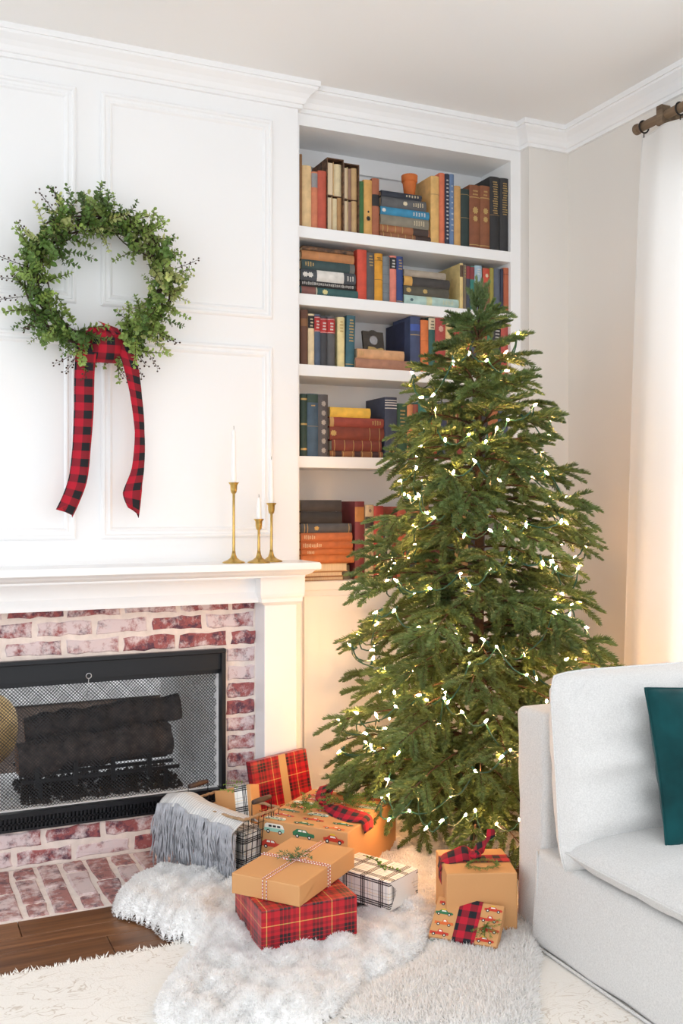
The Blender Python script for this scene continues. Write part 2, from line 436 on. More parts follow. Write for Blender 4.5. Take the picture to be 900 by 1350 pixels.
BRX0, BRX1 = 0.003, 1.217
OX0, OX1, OZ0, OZ1 = 0.122, 1.098, 0.132, 0.700
sur = thing('brick_fireplace', 'whitewashed red brick fireplace surround with raised firebox sill', 'fireplace', (0, 0, 0))
mb = MB(); my = YB + 0.004
mb.box((BX0, my, 0), (OX0, 3.62, 0.86)); mb.box((OX1, my, 0), (BX1, 3.62, 0.86))
mb.box((OX0, my, OZ1), (OX1, 3.62, 0.90)); mb.box((OX0, my, 0), (OX1, 3.62, OZ0))
obj('mortar_bed', mb, MORTAR, sur)
sd = 0
def course(z0, z1, start, xa, xb, ln=0.196, gap=0.017):
    global sd
    x = start
    while x < xb - 0.02:
        a, b = max(x, xa), min(x + ln - gap, xb); sd += 1
        if b - a > 0.03: brick(sur, a, b, z0 + 0.008, z1 - 0.007, YB, sd)
        x += ln
course(0.832, 0.897, BRX0 - 0.05, BRX0, BRX1)
course(0.767, 0.832, BRX0 - 0.15, BRX0, BRX1)
course(0.702, 0.767, BRX0 - 0.055, BRX0, BRX1)
course(0.066, 0.131, BRX0 - 0.12, BRX0, BRX1)
course(0.002, 0.066, BRX0 - 0.02, BRX0, BRX1)
zz = 0.702
while zz > 0.16:
    z0 = max(zz - 0.0635, 0.131); sd += 1
    brick(sur, OX1 + 0.010, BRX1 - 0.004, z0 + 0.006, zz - 0.006, YB, sd)
    brick(sur, BRX0 + 0.004, OX0 - 0.010, z0 + 0.006, zz - 0.006, YB, sd + 7)
    zz -= 0.0635
# hearth, flush with the floor
hearth = thing('brick_hearth', 'whitewashed brick hearth slab flush with the wood floor', 'hearth', (0, 0, 0))
boxo('mortar_bed', (-0.135, 3.04, -0.012), (1.42, YB, 0.001), MORTAR, hearth)
_hm = {}
x = -0.125; ci = 0
while x < 1.36:
    ys = [(3.05, 3.25), (3.262, 3.462)] if ci % 2 else [(3.05, 3.142), (3.154, 3.354), (3.366, 3.462)]
    for y0, y1 in ys:
        key = (round(y1 - y0, 3), random.randrange(4))
        if key not in _hm: _hm[key] = brick_mesh(0.064, key[0], 0.02, ci * 3 + 5, BRICKF)
        link('brick', _hm[key], hearth, (x + 0.035, (y0 + y1) / 2, 0.006 + random.uniform(-.001, .001)), (-PI / 2, 0, random.uniform(-.01, .01)))
    x += 0.0805; ci += 1

# ------------------------------------------------------------------ firebox
fb = thing('firebox', 'black metal see-through firebox with mesh curtain and vent grille', 'firebox', (CXF, YB, OZ0))
def fbo(name, mb, m): 
    o = obj(name, mb, m, fb, (-CXF, -YB, -OZ0)); return o
FY = YB - 0.006
mb = MB(); t = 0.016
mb.cbox((OX0, FY - 0.010, OZ0), (OX0 + t, FY + 0.05, OZ1), 0.002); mb.cbox((OX1 - t, FY - 0.010, OZ0), (OX1, FY + 0.05, OZ1), 0.002)
mb.cbox((OX0, FY - 0.014, OZ1 - t), (OX1, FY + 0.05, OZ1), 0.003)
fbo('frame', mb, BLACK)
mb = MB(); mb.box((OX0 + t, FY + 0.004, OZ1 - 0.075), (OX1 - t, FY + 0.03, OZ1 - t)); mb.box((OX0 + t, FY + 0.03, OZ1 - 0.095), (OX1 - t, FY + 0.05, OZ1 - 0.075))
fbo('hood', mb, BLACK)
mb = MB()                                             # vent grille with slots
mb.box((OX0 + t, FY - 0.004, OZ0 + 0.044), (OX1 - t, FY + 0.03, OZ0 + 0.060)); mb.box((OX0 + t, FY - 0.008, OZ0), (OX1 - t, FY + 0.03, OZ0 + 0.008)); mb.box((OX0 + t, FY + 0.01, OZ0 + 0.008), (OX1 - t, FY + 0.03, OZ0 + 0.044))
xx = OX0 + t
while xx < OX1 - t - 0.01:
    mb.box((xx, FY - 0.006, OZ0 + 0.008), (xx + 0.006, FY + 0.01, OZ0 + 0.044)); xx += 0.013
mb.box((OX0 + t, FY - 0.006, OZ0 + 0.022), (OX1 - t, FY + 0.008, OZ0 + 0.027))
fbo('vent_grille', mb, BLACK)
REFR = mat('refractory_panel', (0.86, 0.86, 0.87), 0.5, var=0.05, vscale=20)
FZ = OZ0 + 0.062
for xa, xb in ((OX1 - t, OX1 - 0.11), (OX0 + t, OX0 + 0.11)):
    mb = MB(); mb.poly([(xa, FY + 0.03, FZ), (xb, 3.98, FZ), (xb, 3.98, OZ1 - 0.02), (xa, FY + 0.03, OZ1 - 0.02)]); fbo('side_panel', mb, REFR)
boxo('firebox_floor', (OX0 + 0.02 - CXF, 0.02, 0.05), (OX1 - 0.02 - CXF, 0.52, 0.062), REFR, fb)
boxo('firebox_top', (OX0 + 0.02 - CXF, 0.02, OZ1 - OZ0 - 0.02), (OX1 - 0.02 - CXF, 0.52, OZ1 - OZ0 - 0.005), BLACK, fb)
def mesh_curtain(y, x0, x1, z0, z1, pitch, r, pleat, amp):
    n = []; F = []; H = z1 - z0; W = x1 - x0; seg = 44
    def P(x, z): return (x, y + amp * math.sin((x - x0) / pleat * 2 * PI), z)
    V = []
    for sgn in (1, -1):
        k0 = -H; 
        k = k0 if sgn == 1 else 0
        end = W if sgn == 1 else W + H
        while k < end:
            # line x = x0 + k + sgn*s, z = z0 + s ; s 0..H clipped
            pts = []
            for i in range(seg + 1):
                s_ = H * i / seg; xx_ = k + sgn * s_
                if 0 <= xx_ <= W: pts.append((x0 + xx_, z0 + s_))
            for (xa, za), (xb, zb) in zip(pts, pts[1:]):
                o = len(V); a = P(xa, za); b = P(xb, zb); q = r * 0.707
                V += [(a[0] - sgn * q, a[1], a[2] + q), (a[0] + sgn * q, a[1], a[2] - q), (b[0] + sgn * q, b[1], b[2] - q), (b[0] - sgn * q, b[1], b[2] + q)]
                F.append((o, o + 1, o + 2, o + 3))
            k += pitch
    return np.array(V), np.array(F)
SCREEN = mat('screen_wire', (0.03, 0.032, 0.036), 0.5, 0.6)
for yy, am, wr_ in ((FY + 0.04, 0.004, 0.00105), (3.985, 0.004, 0.0006)):
    V, F = mesh_curtain(yy, OX0 + 0.02, OX1 - 0.02, FZ, OZ1 - 0.08, 0.0122, wr_, 0.09, am)
    link('mesh_curtain', npmesh('mesh_curtain', V, F, SCREEN), fb, (-CXF, -YB, -OZ0))
p = onY(117, 891, FY)
mb = MB(); ring = [(p.x + 0.009 * math.cos(a), FY + 0.0, p.z + 0.009 * math.sin(a)) for a in np.linspace(0, 2 * PI, 14)[:-1]]
mb.tube(ring, 0.0016, 5, closed=True); mb.tube([(p.x, FY, p.z - 0.009), (p.x, FY + 0.03, p.z - 0.075)], 0.0012, 4)
fbo('pull_ring', mb, mat('steel', (0.6, 0.6, 0.62), 0.3, 1.0))
# logs, grate and embers
CHAR = mat('charred_log', (0.075, 0.06, 0.056), 0.9, var=0.95, vscale=38, bump=1.0, bscale=40, dark=(0.008, 0.008, 0.01))
CUT = mat('log_cut_end', (0.25, 0.14, 0.09), 0.9, var=0.4, vscale=40)
def log(p0, p1, r, label, seed):
    p0, p1 = Vector(p0), Vector(p1); mb = MB(); rr = random.Random(seed); n = 14; m = 16; t = (p1 - p0).normalized(); a_ = t.orthogonal().normalized(); b_ = t.cross(a_); mb.smooth = True
    for i in range(m + 1):
        c = p0.lerp(p1, i / m) + Vector((0, 0, 0.006 * math.sin(i * 0.9 + seed)))
        for k in range(n):
            an = 2 * PI * k / n; q = r * (1 + rr.uniform(-0.17, 0.17)) * (0.9 if i in (0, m) else 1)
            mb.v.append(tuple(c - p0 + (a_ * math.cos(an) + b_ * math.sin(an)) * q))
    for i in range(m):
        for k in range(n): mb.face((i * n + k, i * n + (k + 1) % n, (i + 1) * n + (k + 1) % n, (i + 1) * n + k))
    mb.smooth = False
    t_ = thing('firewood_log', label, 'log', p0, group='logs in the firebox')
    obj('bark', mb, CHAR, t_)
    for ring_, off_ in (([m * n + k for k in range(n)], t * 0.001), ([k for k in reversed(range(n))], t * -0.001)):
        e = MB(); e.poly([Vector(mb.v[k]) + off_ for k in ring_]); obj('cut_end', e, CUT, t_)
log((0.39, 3.60, 0.335), (0.93, 3.62, 0.365), 0.062, 'thick charred front log lying across the fire grate', 3)
log((0.43, 3.73, 0.405), (0.99, 3.70, 0.455), 0.052, 'charred log with pale cut end on top of the pile', 5)
log((0.50, 3.80, 0.33), (0.90, 3.80, 0.33), 0.055, 'dark charred log at the back of the firebox', 8)
gr = thing('fire_grate', 'black iron fire grate under the charred logs', 'grate', (0.66, 3.65, FZ))
mb = MB()
for yy in (3.55, 3.64, 3.73, 3.82): mb.box((0.40 - 0.66, yy - 3.65 - 0.006, 0.068), (0.95 - 0.66, yy - 3.65 + 0.006, 0.080))
obj('crossbar', mb, BLACK, gr)
for xx in (0.46, 0.90):
    for yy in (3.55, 3.82): boxo('leg', (xx - 0.667, yy - 3.657, 0.0), (xx - 0.653, yy - 3.643, 0.07), BLACK, gr)
for xx in (0.45, 0.58, 0.71, 0.84): boxo('upright', (xx - 0.668, -0.108, 0.05), (xx - 0.652, -0.096, 0.13), BLACK, gr)
V = []; F = []
EMB = mat('ember_bed', (0.05, 0.038, 0.03), 0.9, var=0.8, vscale=60)
n = 900; c = np.stack([rng.uniform(0.40, 0.97, n), rng.uniform(3.53, 3.86, n), np.full(n, FZ)], 1); sz = rng.uniform(0.006, 0.016, n)
tet = np.array([[1, 0, 0], [-0.5, 0.87, 0], [-0.5, -0.87, 0], [0, 0, 1.3]]); ang = rng.uniform(0, 6.28, n)
ca, sa = np.cos(ang), np.sin(ang)
T = np.stack([np.stack([ca * v[0] - sa * v[1], sa * v[0] + ca * v[1], np.full(n, v[2])], 1) for v in tet], 1) * sz[:, None, None] + c[:, None, :]
b4 = (np.arange(n) * 4)[:, None]
F = np.concatenate([b4 + np.array([q]) for q in ((0, 1, 3), (1, 2, 3), (2, 0, 3))])
tag(link('ember_chips', npmesh('ember_chips', T.reshape(-1, 3), F, EMB)), 'dark lava rock chips scattered under the fire grate', 'embers', kind='stuff')
# what shows through the firebox from the room behind
mb = MB(); mb.smooth = True; nu, nv = 20, 28
for i in range(nu + 1):
    ph = PI * i / nu
    for k in range(nv):
        a = 2 * PI * k / nv; w = 1 + 0.05 * math.sin(5 * a + 2) * math.sin(ph)
        mb.v.append((0.27 * math.sin(ph) * math.cos(a) * w, 0.24 * math.sin(ph) * math.sin(a) * w, 0.19 - 0.19 * math.copysign(abs(math.cos(ph)) ** 0.7, math.cos(ph))))
for i in range(nu):
    for k in range(nv): mb.face((i * nv + k, i * nv + (k + 1) % nv, (i + 1) * nv + (k + 1) % nv, (i + 1) * nv + k))
pouf = thing('floor_pouf', 'gold pouf seen through the firebox behind the logs', 'pouf', (0.20, 4.42, -0.012 + 0.10))
obj('cushion', mb, mat('gold_fabric', (0.62, 0.40, 0.13), 0.4, 0.35, var=0.3, vscale=9, bump=0.6, bscale=14), pouf)
mb = MB(); mb.lathe([(0.16, -0.10), (0.18, -0.06), (0.2, 0.03)], 20); obj('base', mb, mat('gold_fabric', (0.62, 0.40, 0.13)), pouf)

# ------------------------------------------------------------------ mantel
man = thing('fireplace_mantel', 'white painted wooden mantel with moulded shelf above the brick fireplace', 'mantel', (CXF, YB, 0))
MT = 1.015
def mo(name, mb): return obj(name, mb, WHITE, man, (-CXF, -YB, 0))
MX0, MX1, MYF = CXF - 0.785, CXF + 0.790, 3.276
# moulded shelf: profile swept round its three free sides
def shelf_prof(top, prof, x0, x1, yf, yb=YB):
    mb = MB(); k = len(prof)
    for (x, y, sx, sy) in ((x0, yb, -1, 0), (x0, yf, -1, -1), (x1, yf, 1, -1), (x1, yb, 1, 0)):
        for o, z in prof: mb.v.append((x + sx * o, y + sy * o, z))
    for i in range(3):
        for q in range(k - 1): mb.face((i * k + q, (i + 1) * k + q, (i + 1) * k + q + 1, i * k + q + 1))
    mb.face([i * k + k - 1 for i in range(4)]); mb.face([i * k for i in reversed(range(4))])
    return mb
mo('shelf', shelf_prof(MT, [(-0.045, 0.962), (-0.045, 0.968), (-0.036, 0.971), (-0.026, 0.977), (-0.018, 0.986), (-0.012, 0.988), (-0.006, 0.988), (-0.001, 0.992), (-0.001, 1.008), (-0.005, MT)], MX0, MX1, MYF))
mo('frieze', shelf_prof(0, [(0, 0.872), (0, 0.962)], CXF - 0.607, CXF + 0.607, 3.408))
mo('bed_moulding', shelf_prof(0, [(0.0, 0.868), (0.014, 0.868), (0.014, 0.880), (0.010, 0.888), (0.003, 0.900), (0, 0.905)], CXF - 0.607, CXF + 0.607, 3.408))
for sx in (-1, 1):
    a, b = (CXF + 0.607, CXF + 0.733) if sx > 0 else (CXF - 0.733, CXF - 0.607)
    PYF = 3.373
    mb = MB(); mb.cbox((a, PYF, 0.0), (b, YB + 0.01, 0.875), 0.003); pl = mo('pilaster', mb)
    mb = MB(); mb.cbox((a - 0.004, PYF - 0.008, 0.0), (b + 0.004, YB, 0.13), 0.003); q = obj('plinth', mb, WHITE, pl)
    q = obj('capital', shelf_prof(0, [(0.0, 0.858), (0.006, 0.862), (0.012, 0.868), (0.016, 0.870), (0.016, 0.882), (0.020, 0.890), (0.022, 0.9), (0.022, 0.965)], a, b, PYF), WHITE, pl)
    mb = MB(); e = (b + 0.0, BX1 - 0.002) if sx > 0 else (BX0 + 0.002, a)
    mb.cbox((e[0], 3.425, 0.0), (e[1], YB + 0.01, 0.963), 0.003); mo('return_strip', mb)

# ------------------------------------------------------------------ bookcase
bc = thing('bookcase', 'white built-in bookcase with open shelves and a cabinet below', 'bookcase', (NX0, YK, 0))
def bo(name, a, b, c=0.002, par=None):
    mb = MB(); (mb.cbox(a, b, c) if c else mb.box(a, b)); return obj(name, mb, WHITE, par or bc, (0, 0, 0) if par else (-NX0, -YK, 0))
SH = [2.283, 2.026, 1.757, 1.407, 0.929]
bo('back_panel', (1.37, NY1, 0), (2.45, 3.78, ZC), 0)
bo('side_panel', (1.385, YK + 0.012, 0), (NX0, NY1, ZC), 0); bo('side_panel', (NX1, YK + 0.012, 0), (2.406, NY1, ZC), 0)
bo('stile', (1.372, YK, 0.9), (NX0 + 0.003, YK + 0.014, 2.664), 0); bo('stile', (NX1 - 0.001, YK, 0.9), (2.406, YK + 0.014, 2.664), 0)
bo('top_rail', (1.38, YK, 2.664), (2.406, NY1, ZC), 0)
for z in SH[:4]: bo('shelf', (NX0, YK + 0.001, z - 0.044), (NX1, NY1, z), 0.002)
mb = MB(); mb.box((NX0 - NX0, NY1 - 0.012 - YK, 2.600), (NX1 - NX0, NY1 - YK, 2.664)); mb.box((0, NY1 - 0.018 - YK, 2.594), (NX1 - NX0, NY1 - YK, 2.602))
obj('back_rail', mb, WHITE, bc)
bo('counter', (1.372, YK - 0.012, SH[4] - 0.035), (2.406, NY1, SH[4]), 0.004)
bo('cabinet_body', (1.372, YK + 0.004, 0), (2.406, NY1, SH[4] - 0.035), 0)
for k, (a, b) in enumerate(((1.418, 1.87), (1.885, 2.34))):
    mb = MB(); z0, z1 = 0.13, 0.872; w = 0.06; y0, y1 = YK - 0.014, YK + 0.004
    for p0, p1 in (((a, y0, z0), (a + w, y1, z1)), ((b - w, y0, z0), (b, y1, z1)), ((a + w, y0, z1 - w), (b - w, y1, z1)), ((a + w, y0, z0), (b - w, y1, z0 + w))): mb.box(p0, p1)
    mb.box((a + w, y0 + 0.010, z0 + w), (b - w, y1, z1 - w))
    d = obj('cabinet_door', mb, WHITE, bc, (-NX0, -YK, 0))
    kb = MB(); kb.lathe([(0.004, 0), (0.004, 0.012), (0.011, 0.016), (0.011, 0.024), (0.006, 0.027)], 12)
    obj('knob', kb, BRASS, d, ((b - 0.03) if k == 0 else (a + 0.03), y0, 0.70), (PI / 2, 0, 0))
bo('plinth', (1.40, YK - 0.016, 0), (2.406, YK + 0.004, 0.11), 0.003)

# ------------------------------------------------------------------ books
def cloth_col(c):
    n = 'book_cloth_%03d_%03d_%03d' % tuple(int(v * 255) for v in c)
    g = sum(c) / 3; c = tuple(v * 0.86 + g * 0.14 for v in c)
    return mat(n, srgb(*[v * 255 for v in c]), 0.6, var=0.22, vscale=26, bump=0.25, bscale=500)
def cc(r, g, b): return cloth_col((r / 255, g / 255, b / 255))
ORD = ['first', 'second', 'third', 'fourth', 'fifth', 'sixth', 'seventh', 'eighth', 'ninth', 'tenth', 'eleventh', 'twelfth', 'thirteenth', 'fourteenth', 'fifteenth', 'sixteenth', 'seventeenth', 'eighteenth', 'nineteenth', 'twentieth', 'twenty-first', 'twenty-second', 'twenty-third', 'twenty-fourth']
SHN = ['top shelf', 'second shelf', 'third shelf', 'fourth shelf', 'bottom shelf']
def book_mesh(t, h, d, lying, cov=0.0025, pages_out=False):
    """thickness t, height h, depth d. Local: spine at y=0, depth +y, base corner at origin. lying: length along x, thickness along z"""
    C, T = MB(), MB(); C.smooth = False
    def m(a, y, b): return (b, y, a) if lying else (a, y, b)     # a = across thickness, b = along height
    # cover profile in (a,y): rounded spine + two boards
    n = 6; outer = []
    rs = min(0.006, t * 0.22)
    for i in range(n + 1):
        u = i / n; outer.append((t * u, rs * (1 - math.sin(PI * u) ** 0.8) + 0.0))
    prof = [(0, d)] + outer + [(t, d), (t - cov, d), (t - cov, rs + cov)] + [(cov, rs + cov), (cov, d)]
    o = len(C.v); k = len(prof)
    for b in (0, h):
        for a, y in prof: C.v.append(m(a, y, b))
    for i in range(k):
        j = (i + 1) % k; C.sm and None
        C.face((o + i, o + j, o + k + j, o + k + i), [(prof[i][0], 0), (prof[j][0], 0), (prof[j][0], h), (prof[i][0], h)])
    # end caps: left board, spine, right board
    for b0 in (0, k):
        C.face([o + b0 + i for i in (0, 1, k - 2, k - 1)]); C.face([o + b0 + i for i in (n + 1, n + 2, n + 3, n + 4)])
        C.face([o + b0 + i for i in list(range(1, n + 2)) + [n + 4, n + 5]])
    e = 0.003
    x0, x1 = cov, t - cov
    P = [m(a, y, b) for a in (x0, x1) for y in (rs + cov, d - 0.004) for b in (e, h - e)]
    q = len(T.v); T.v += P
    for f in ((0, 1, 3, 2), (4, 6, 7, 5), (0, 4, 5, 1), (2, 3, 7, 6), (0, 2, 6, 4), (1, 5, 7, 3)): T.face([q + i for i in f])
    return C, T
def spine_quad(t, h, b0, b1, lying, a0=0.0, a1=1.0, off=0.0006):
    mb = MB(); rs = min(0.006, t * 0.22); n = 6
    for i in range(n + 1):
        u = a0 + (a1 - a0) * i / n; y = rs * (1 - math.sin(PI * u) ** 0.8) - off
        for b in (b0, b1): mb.v.append((b * h, y, t * u) if lying else (t * u, y, b * h))
    for i in range(n): mb.face((2 * i, 2 * i + 2, 2 * i + 3, 2 * i + 1))
    return mb
def lettering(t, h, b0, b1, lying, rows, seed, across=False):
    """stamped title strokes in rows across the spine"""
    r = random.Random(seed); mb = MB(); rs = min(0.006, t * 0.22)
    yv = -0.0009
    for k in range(rows):
        bb0 = b0 + (b1 - b0) * k / rows; bb1 = bb0 + min((b1 - b0) / rows * 0.5, 0.006 / h)
        u = 0.24 + r.uniform(0, 0.1); ue = 0.76 - r.uniform(0, 0.12)
        while u < ue:
            w = r.uniform(0.05, 0.10); y = rs * (1 - math.sin(PI * (u + w / 2)) ** 0.8) + yv
            q = [(t * u, bb0 * h), (t * (u + w * 0.7), bb0 * h), (t * (u + w * 0.7), bb1 * h), (t * u, bb1 * h)]
            mb.poly([((b, y, a) if lying else (a, y, b)) for a, b in q]); u += w
    return mb
YS = 3.516
def make_book(loc, t, h, d, col, lying, look, place, group, deco=(), pages_out=False, tilt=0.0, rz=0.0):
    o = thing('book', '%s %s' % (look, place), 'book', loc, (0, tilt, rz), group)
    C, T = book_mesh(t, h, d, lying)
    cv = obj('cover', C, col, o); obj('text_block', T, PAGE, o)
    if pages_out:                                       # turned round: fore edge faces the room
        for q in (cv, o.children[1]):
            if lying: q.location = (h, d, 0); q.rotation_euler = (0, 0, PI)
            else: q.location = (t, d, 0); q.rotation_euler = (0, 0, PI)
    for dk in deco:
        kind = dk[0]
        if kind == 'label': obj('spine_label', spine_quad(t, h, dk[1], dk[2], lying), dk[3], cv)
        elif kind == 'band': obj('gilt_band', spine_quad(t, h, dk[1], dk[1] + (dk[3] if len(dk) > 3 else 0.012), lying, off=0.0008), dk[2], cv)
        elif kind == 'text': obj('title', lettering(t, h, dk[1], dk[2], lying, dk[3], int(loc[0] * 1e4), ), dk[4], cv)
        elif kind == 'emblem':
            mb = MB(); rr = random.Random(int(loc[0] * 999)); cz, rad = dk[1] * h, dk[2]
            pts = []
            for i in range(16):
                a = 2 * PI * i / 16; q = rad * 0.8 * (1 if i % 2 else 0.72); pts.append((t / 2 + min(q, t * 0.42) * math.cos(a), -0.0009, cz + q * 1.15 * math.sin(a)))
            if lying: pts = [(z, y, x) for x, y, z in pts]
            mb.poly(pts); obj('emblem', mb, dk[3], cv)
    return o
cream, black, goldm, redl = cc(226, 208, 170), cc(34, 32, 34), GOLD, cc(196, 40, 40)
whitel = cc(225, 222, 215)
G1 = lambda: [('band', 0.93, goldm), ('band', 0.86, goldm), ('text', 0.72, 0.84, 2, goldm), ('band', 0.08, goldm)]
def upright(shelf, rows, start=0):
    z = SH[shelf]
    for i, rw in enumerate(rows):
        x0, x1, ytop, col, look = rw[:5]; kw = rw[5] if len(rw) > 5 else {}
        ym = CYP + (CH - z) / 1.0 * 0
        ys = kw.get('ys', YS)
        yb = ytop + 60
        a, b = onY(x0, yb, ys), onY(x1, yb, ys); tp = onY((x0 + x1) / 2, ytop, ys)
        h = tp.z - z; t = max(b.x - a.x - 0.0006, 0.008)
        make_book((a.x, ys, z), t, h, kw.get('d', random.uniform(0.135, 0.16)), col, False, look, 'upright on the %s, %s from left' % (SHN[shelf], ORD[start + i]), 'books on the %s of the bookcase' % SHN[shelf], kw.get('deco', ()), kw.get('po', False), kw.get('tilt', 0.0))
def stack(shelf, rows, where, zbase=None, xl_ref=None):
    """rows bottom first: (x0, x1, thickness_px, col, look, kw)"""
    z = SH[shelf] if zbase is None else zbase
    for i, rw in enumerate(rows):
        x0, x1, tp, col, look = rw[:5]; kw = rw[5] if len(rw) > 5 else {}
        ys = kw.get('ys', YS)
        a, b = onY(x0, 450, ys), onY(x1, 450, ys); t = tp * 0.00288
        make_book((max(a.x, NX0 + 0.002), ys, z), t - 0.0005, b.x - max(a.x, NX0 + 0.002), kw.get('d', 0.15), col, True, look, 'lying in the %s' % where, 'books on the %s of the bookcase' % SHN[shelf], kw.get('deco', ()), kw.get('po', False), 0, kw.get('rz', 0))
        z += t
    return z
# --- top shelf
tan = cc(196, 150, 90); gl = ('text', 0.3, 0.75, 6, goldm)
upright(0, [
 (395, 398.5, 203, cc(150, 104, 60), 'thin brown book'),
 (398.5, 411, 218, cc(236, 198, 140), 'cream cloth book'),
 (411, 419.3, 226, cc(222, 128, 88), 'salmon orange book with grey spine label', {'deco': [('label', 0.72, 0.97, cc(150, 148, 150))]}),
 (419.3, 431, 225, cc(205, 84, 60), 'coral red cloth book'),
])
# marbled slipcases with small volumes turned pages out
MARB = mat('marbled_paper', (0.16, 0.08, 0.04), 0.6, var=0.9, vscale=60, dark=(0.02, 0.012, 0.01))
def slipcase(x0, x1, ytop, label):
    a, b = onY(x0, 250, YS).x, onY(x1, 250, YS).x; h = onY((x0 + x1) / 2, ytop, YS).z - SH[0]; w = b - a; t = 0.003; d = 0.15
    s = thing('slipcase', label, 'slipcase', (a, YS, SH[0]))
    boxo('side', (0, 0, 0), (t, d, h), MARB, s); boxo('side', (w - t, 0, 0), (w, d, h), MARB, s)
    boxo('top', (t, 0, h - t), (w - t, d, h), MARB, s); boxo('base', (t, 0, 0), (w - t, d, t), MARB, s); boxo('divider', (t, 0.01, h * 0.485), (w - t, d, h * 0.495), MARB, s); boxo('back', (t, d - t, t), (w - t, d, h - t), MARB, s)
    return a, w, h, t
tanp = cc(190, 140, 84)
for x0, x1, yt, lab, ups, los in ((431, 453, 209, 'marbled brown slipcase holding five small volumes', (0.06, 0.46, 0.95), (0.05, 0.38, 0.68, 0.95)), (453, 473.5, 216, 'marbled brown slipcase holding six thin volumes', (0.06, 0.32, 0.56, 0.95), (0.05, 0.34, 0.58, 0.95))):
    a, w, h, t = slipcase(x0, x1, yt, lab)
    cs = [tanp, cc(176, 112, 70), cc(222, 196, 140), cc(150, 110, 90), cc(206, 166, 110), cc(226, 206, 160)]
    for nm, us, zb, hh in (('upper', ups, h * 0.495, h * 0.46), ('lower', los, t, h * 0.465)):
        for i, (u, v) in enumerate(zip(us, us[1:])):
            make_book((a + w * u, YS + 0.008, SH[0] + zb), w * (v - u) - 0.001, hh * (1 - 0.04 * (i % 2)), 0.12, cs[(i + len(nm) + int(x0)) % 6], False, 'small tan book', 'in %s row of %s marbled slipcase, %s from left' % (nm, 'left' if x0 < 440 else 'right', ORD[i]), 'small volumes in the marbled slipcases', (), i % 3 == 0)
upright(0, [
 (473.8, 480, 239, cc(58, 112, 56), 'narrow green book'),
 (480, 491, 237, cc(226, 168, 84), 'mustard book with black figure on spine', {'deco': [('emblem', 0.30, 0.012, black), ('emblem', 0.42, 0.006, black)]}),
 (491, 500.6, 235, cc(176, 98, 64), 'rust book with black spine band', {'deco': [('label', 0.52, 0.72, black)]}),
], 16)
ztA = stack(0, [
 (501, 569, 8, cc(150, 92, 56), 'brown leather book with gilt tooling', {'deco': [('band', u, goldm, 0.01) for u in (0.06, 0.2, 0.34, 0.48, 0.62)] + [('label', 0.68, 0.98, cc(70, 50, 44))]}),
 (501, 566.5, 10, cc(170, 104, 62), 'tan leather book with gilt panels', {'deco': [('band', u, goldm, 0.014) for u in (0.05, 0.14, 0.3, 0.44)] + [('label', 0.66, 0.97, cc(74, 56, 50))]}),
 (502, 565.5, 14, cc(138, 130, 112), 'grey taupe book with pale lettering', {'deco': [('text', 0.68, 0.92, 5, cream)]}),
 (502, 566, 11, cc(46, 140, 184), 'bright blue book with white lettering', {'deco': [('text', 0.66, 0.94, 5, whitel), ('emblem', 0.06, 0.011, whitel)]}),
 (503, 562, 14, cc(92, 92, 94), 'dark grey book with white emblem', {'deco': [('emblem', 0.52, 0.012, cream), ('text', 0.7, 0.95, 5, cream)]}),
 (503, 556, 8, cc(44, 50, 64), 'dark navy book topmost', {'deco': [('text', 0.6, 0.95, 5, cream)]}),
], 'stack under the terracotta pot')
upright(0, [
 (568.5, 579.5, 232, cc(232, 180, 100), 'tan yellow book with pale board', {'d': 0.17, 'ys': YS - 0.005, 'deco': [('band', 0.72, tan)]}),
 (579.5, 586.8, 228, cc(232, 116, 76), 'salmon orange worn book'),
 (586.8, 592.8, 229, cc(40, 46, 70), 'dark navy book with pale lettering', {'deco': [('text', 0.08, 0.95, 16, whitel)]}),
 (592.8, 599, 229.5, cc(98, 128, 172), 'worn blue book', {'deco': [('text', 0.2, 0.9, 9, cc(190, 200, 210))]}),
 (599, 608, 245, cc(214, 162, 92), 'short ochre book'),
 (608, 619.4, 249, cc(38, 58, 56), 'dark green book', {'deco': [('band', 0.9, goldm, 0.006), ('band', 0.5, goldm, 0.005)]}),
 (619.4, 633.5, 244, cc(142, 80, 48), 'brown leather book with gilt ornament', {'d': 0.17, 'deco': [('emblem', 0.6, 0.018, goldm), ('emblem', 0.47, 0.015, goldm), ('text', 0.84, 0.95, 2, goldm), ('band', 0.05, goldm), ('band', 0.8, goldm)]}),
 (633.5, 646.3, 245, cc(146, 84, 50), 'shorter brown leather book with gilt ornament', {'deco': [('emblem', 0.6, 0.016, goldm), ('emblem', 0.47, 0.015, goldm), ('text', 0.84, 0.95, 2, goldm), ('band', 0.05, goldm), ('band', 0.8, goldm)]}),
 (646.5, 659.3, 233, cc(44, 44, 46), 'black book with thin gilt title', {'deco': [('text', 0.5, 0.95, 14, goldm), ('band', 0.48, goldm, 0.004)], 'd': 0.18}),
 (659.5, 671.5, 235, cc(50, 50, 52), 'black gilt book against the bookcase side', {'deco': [('text', 0.5, 0.95, 14, goldm)]}),
], 9)
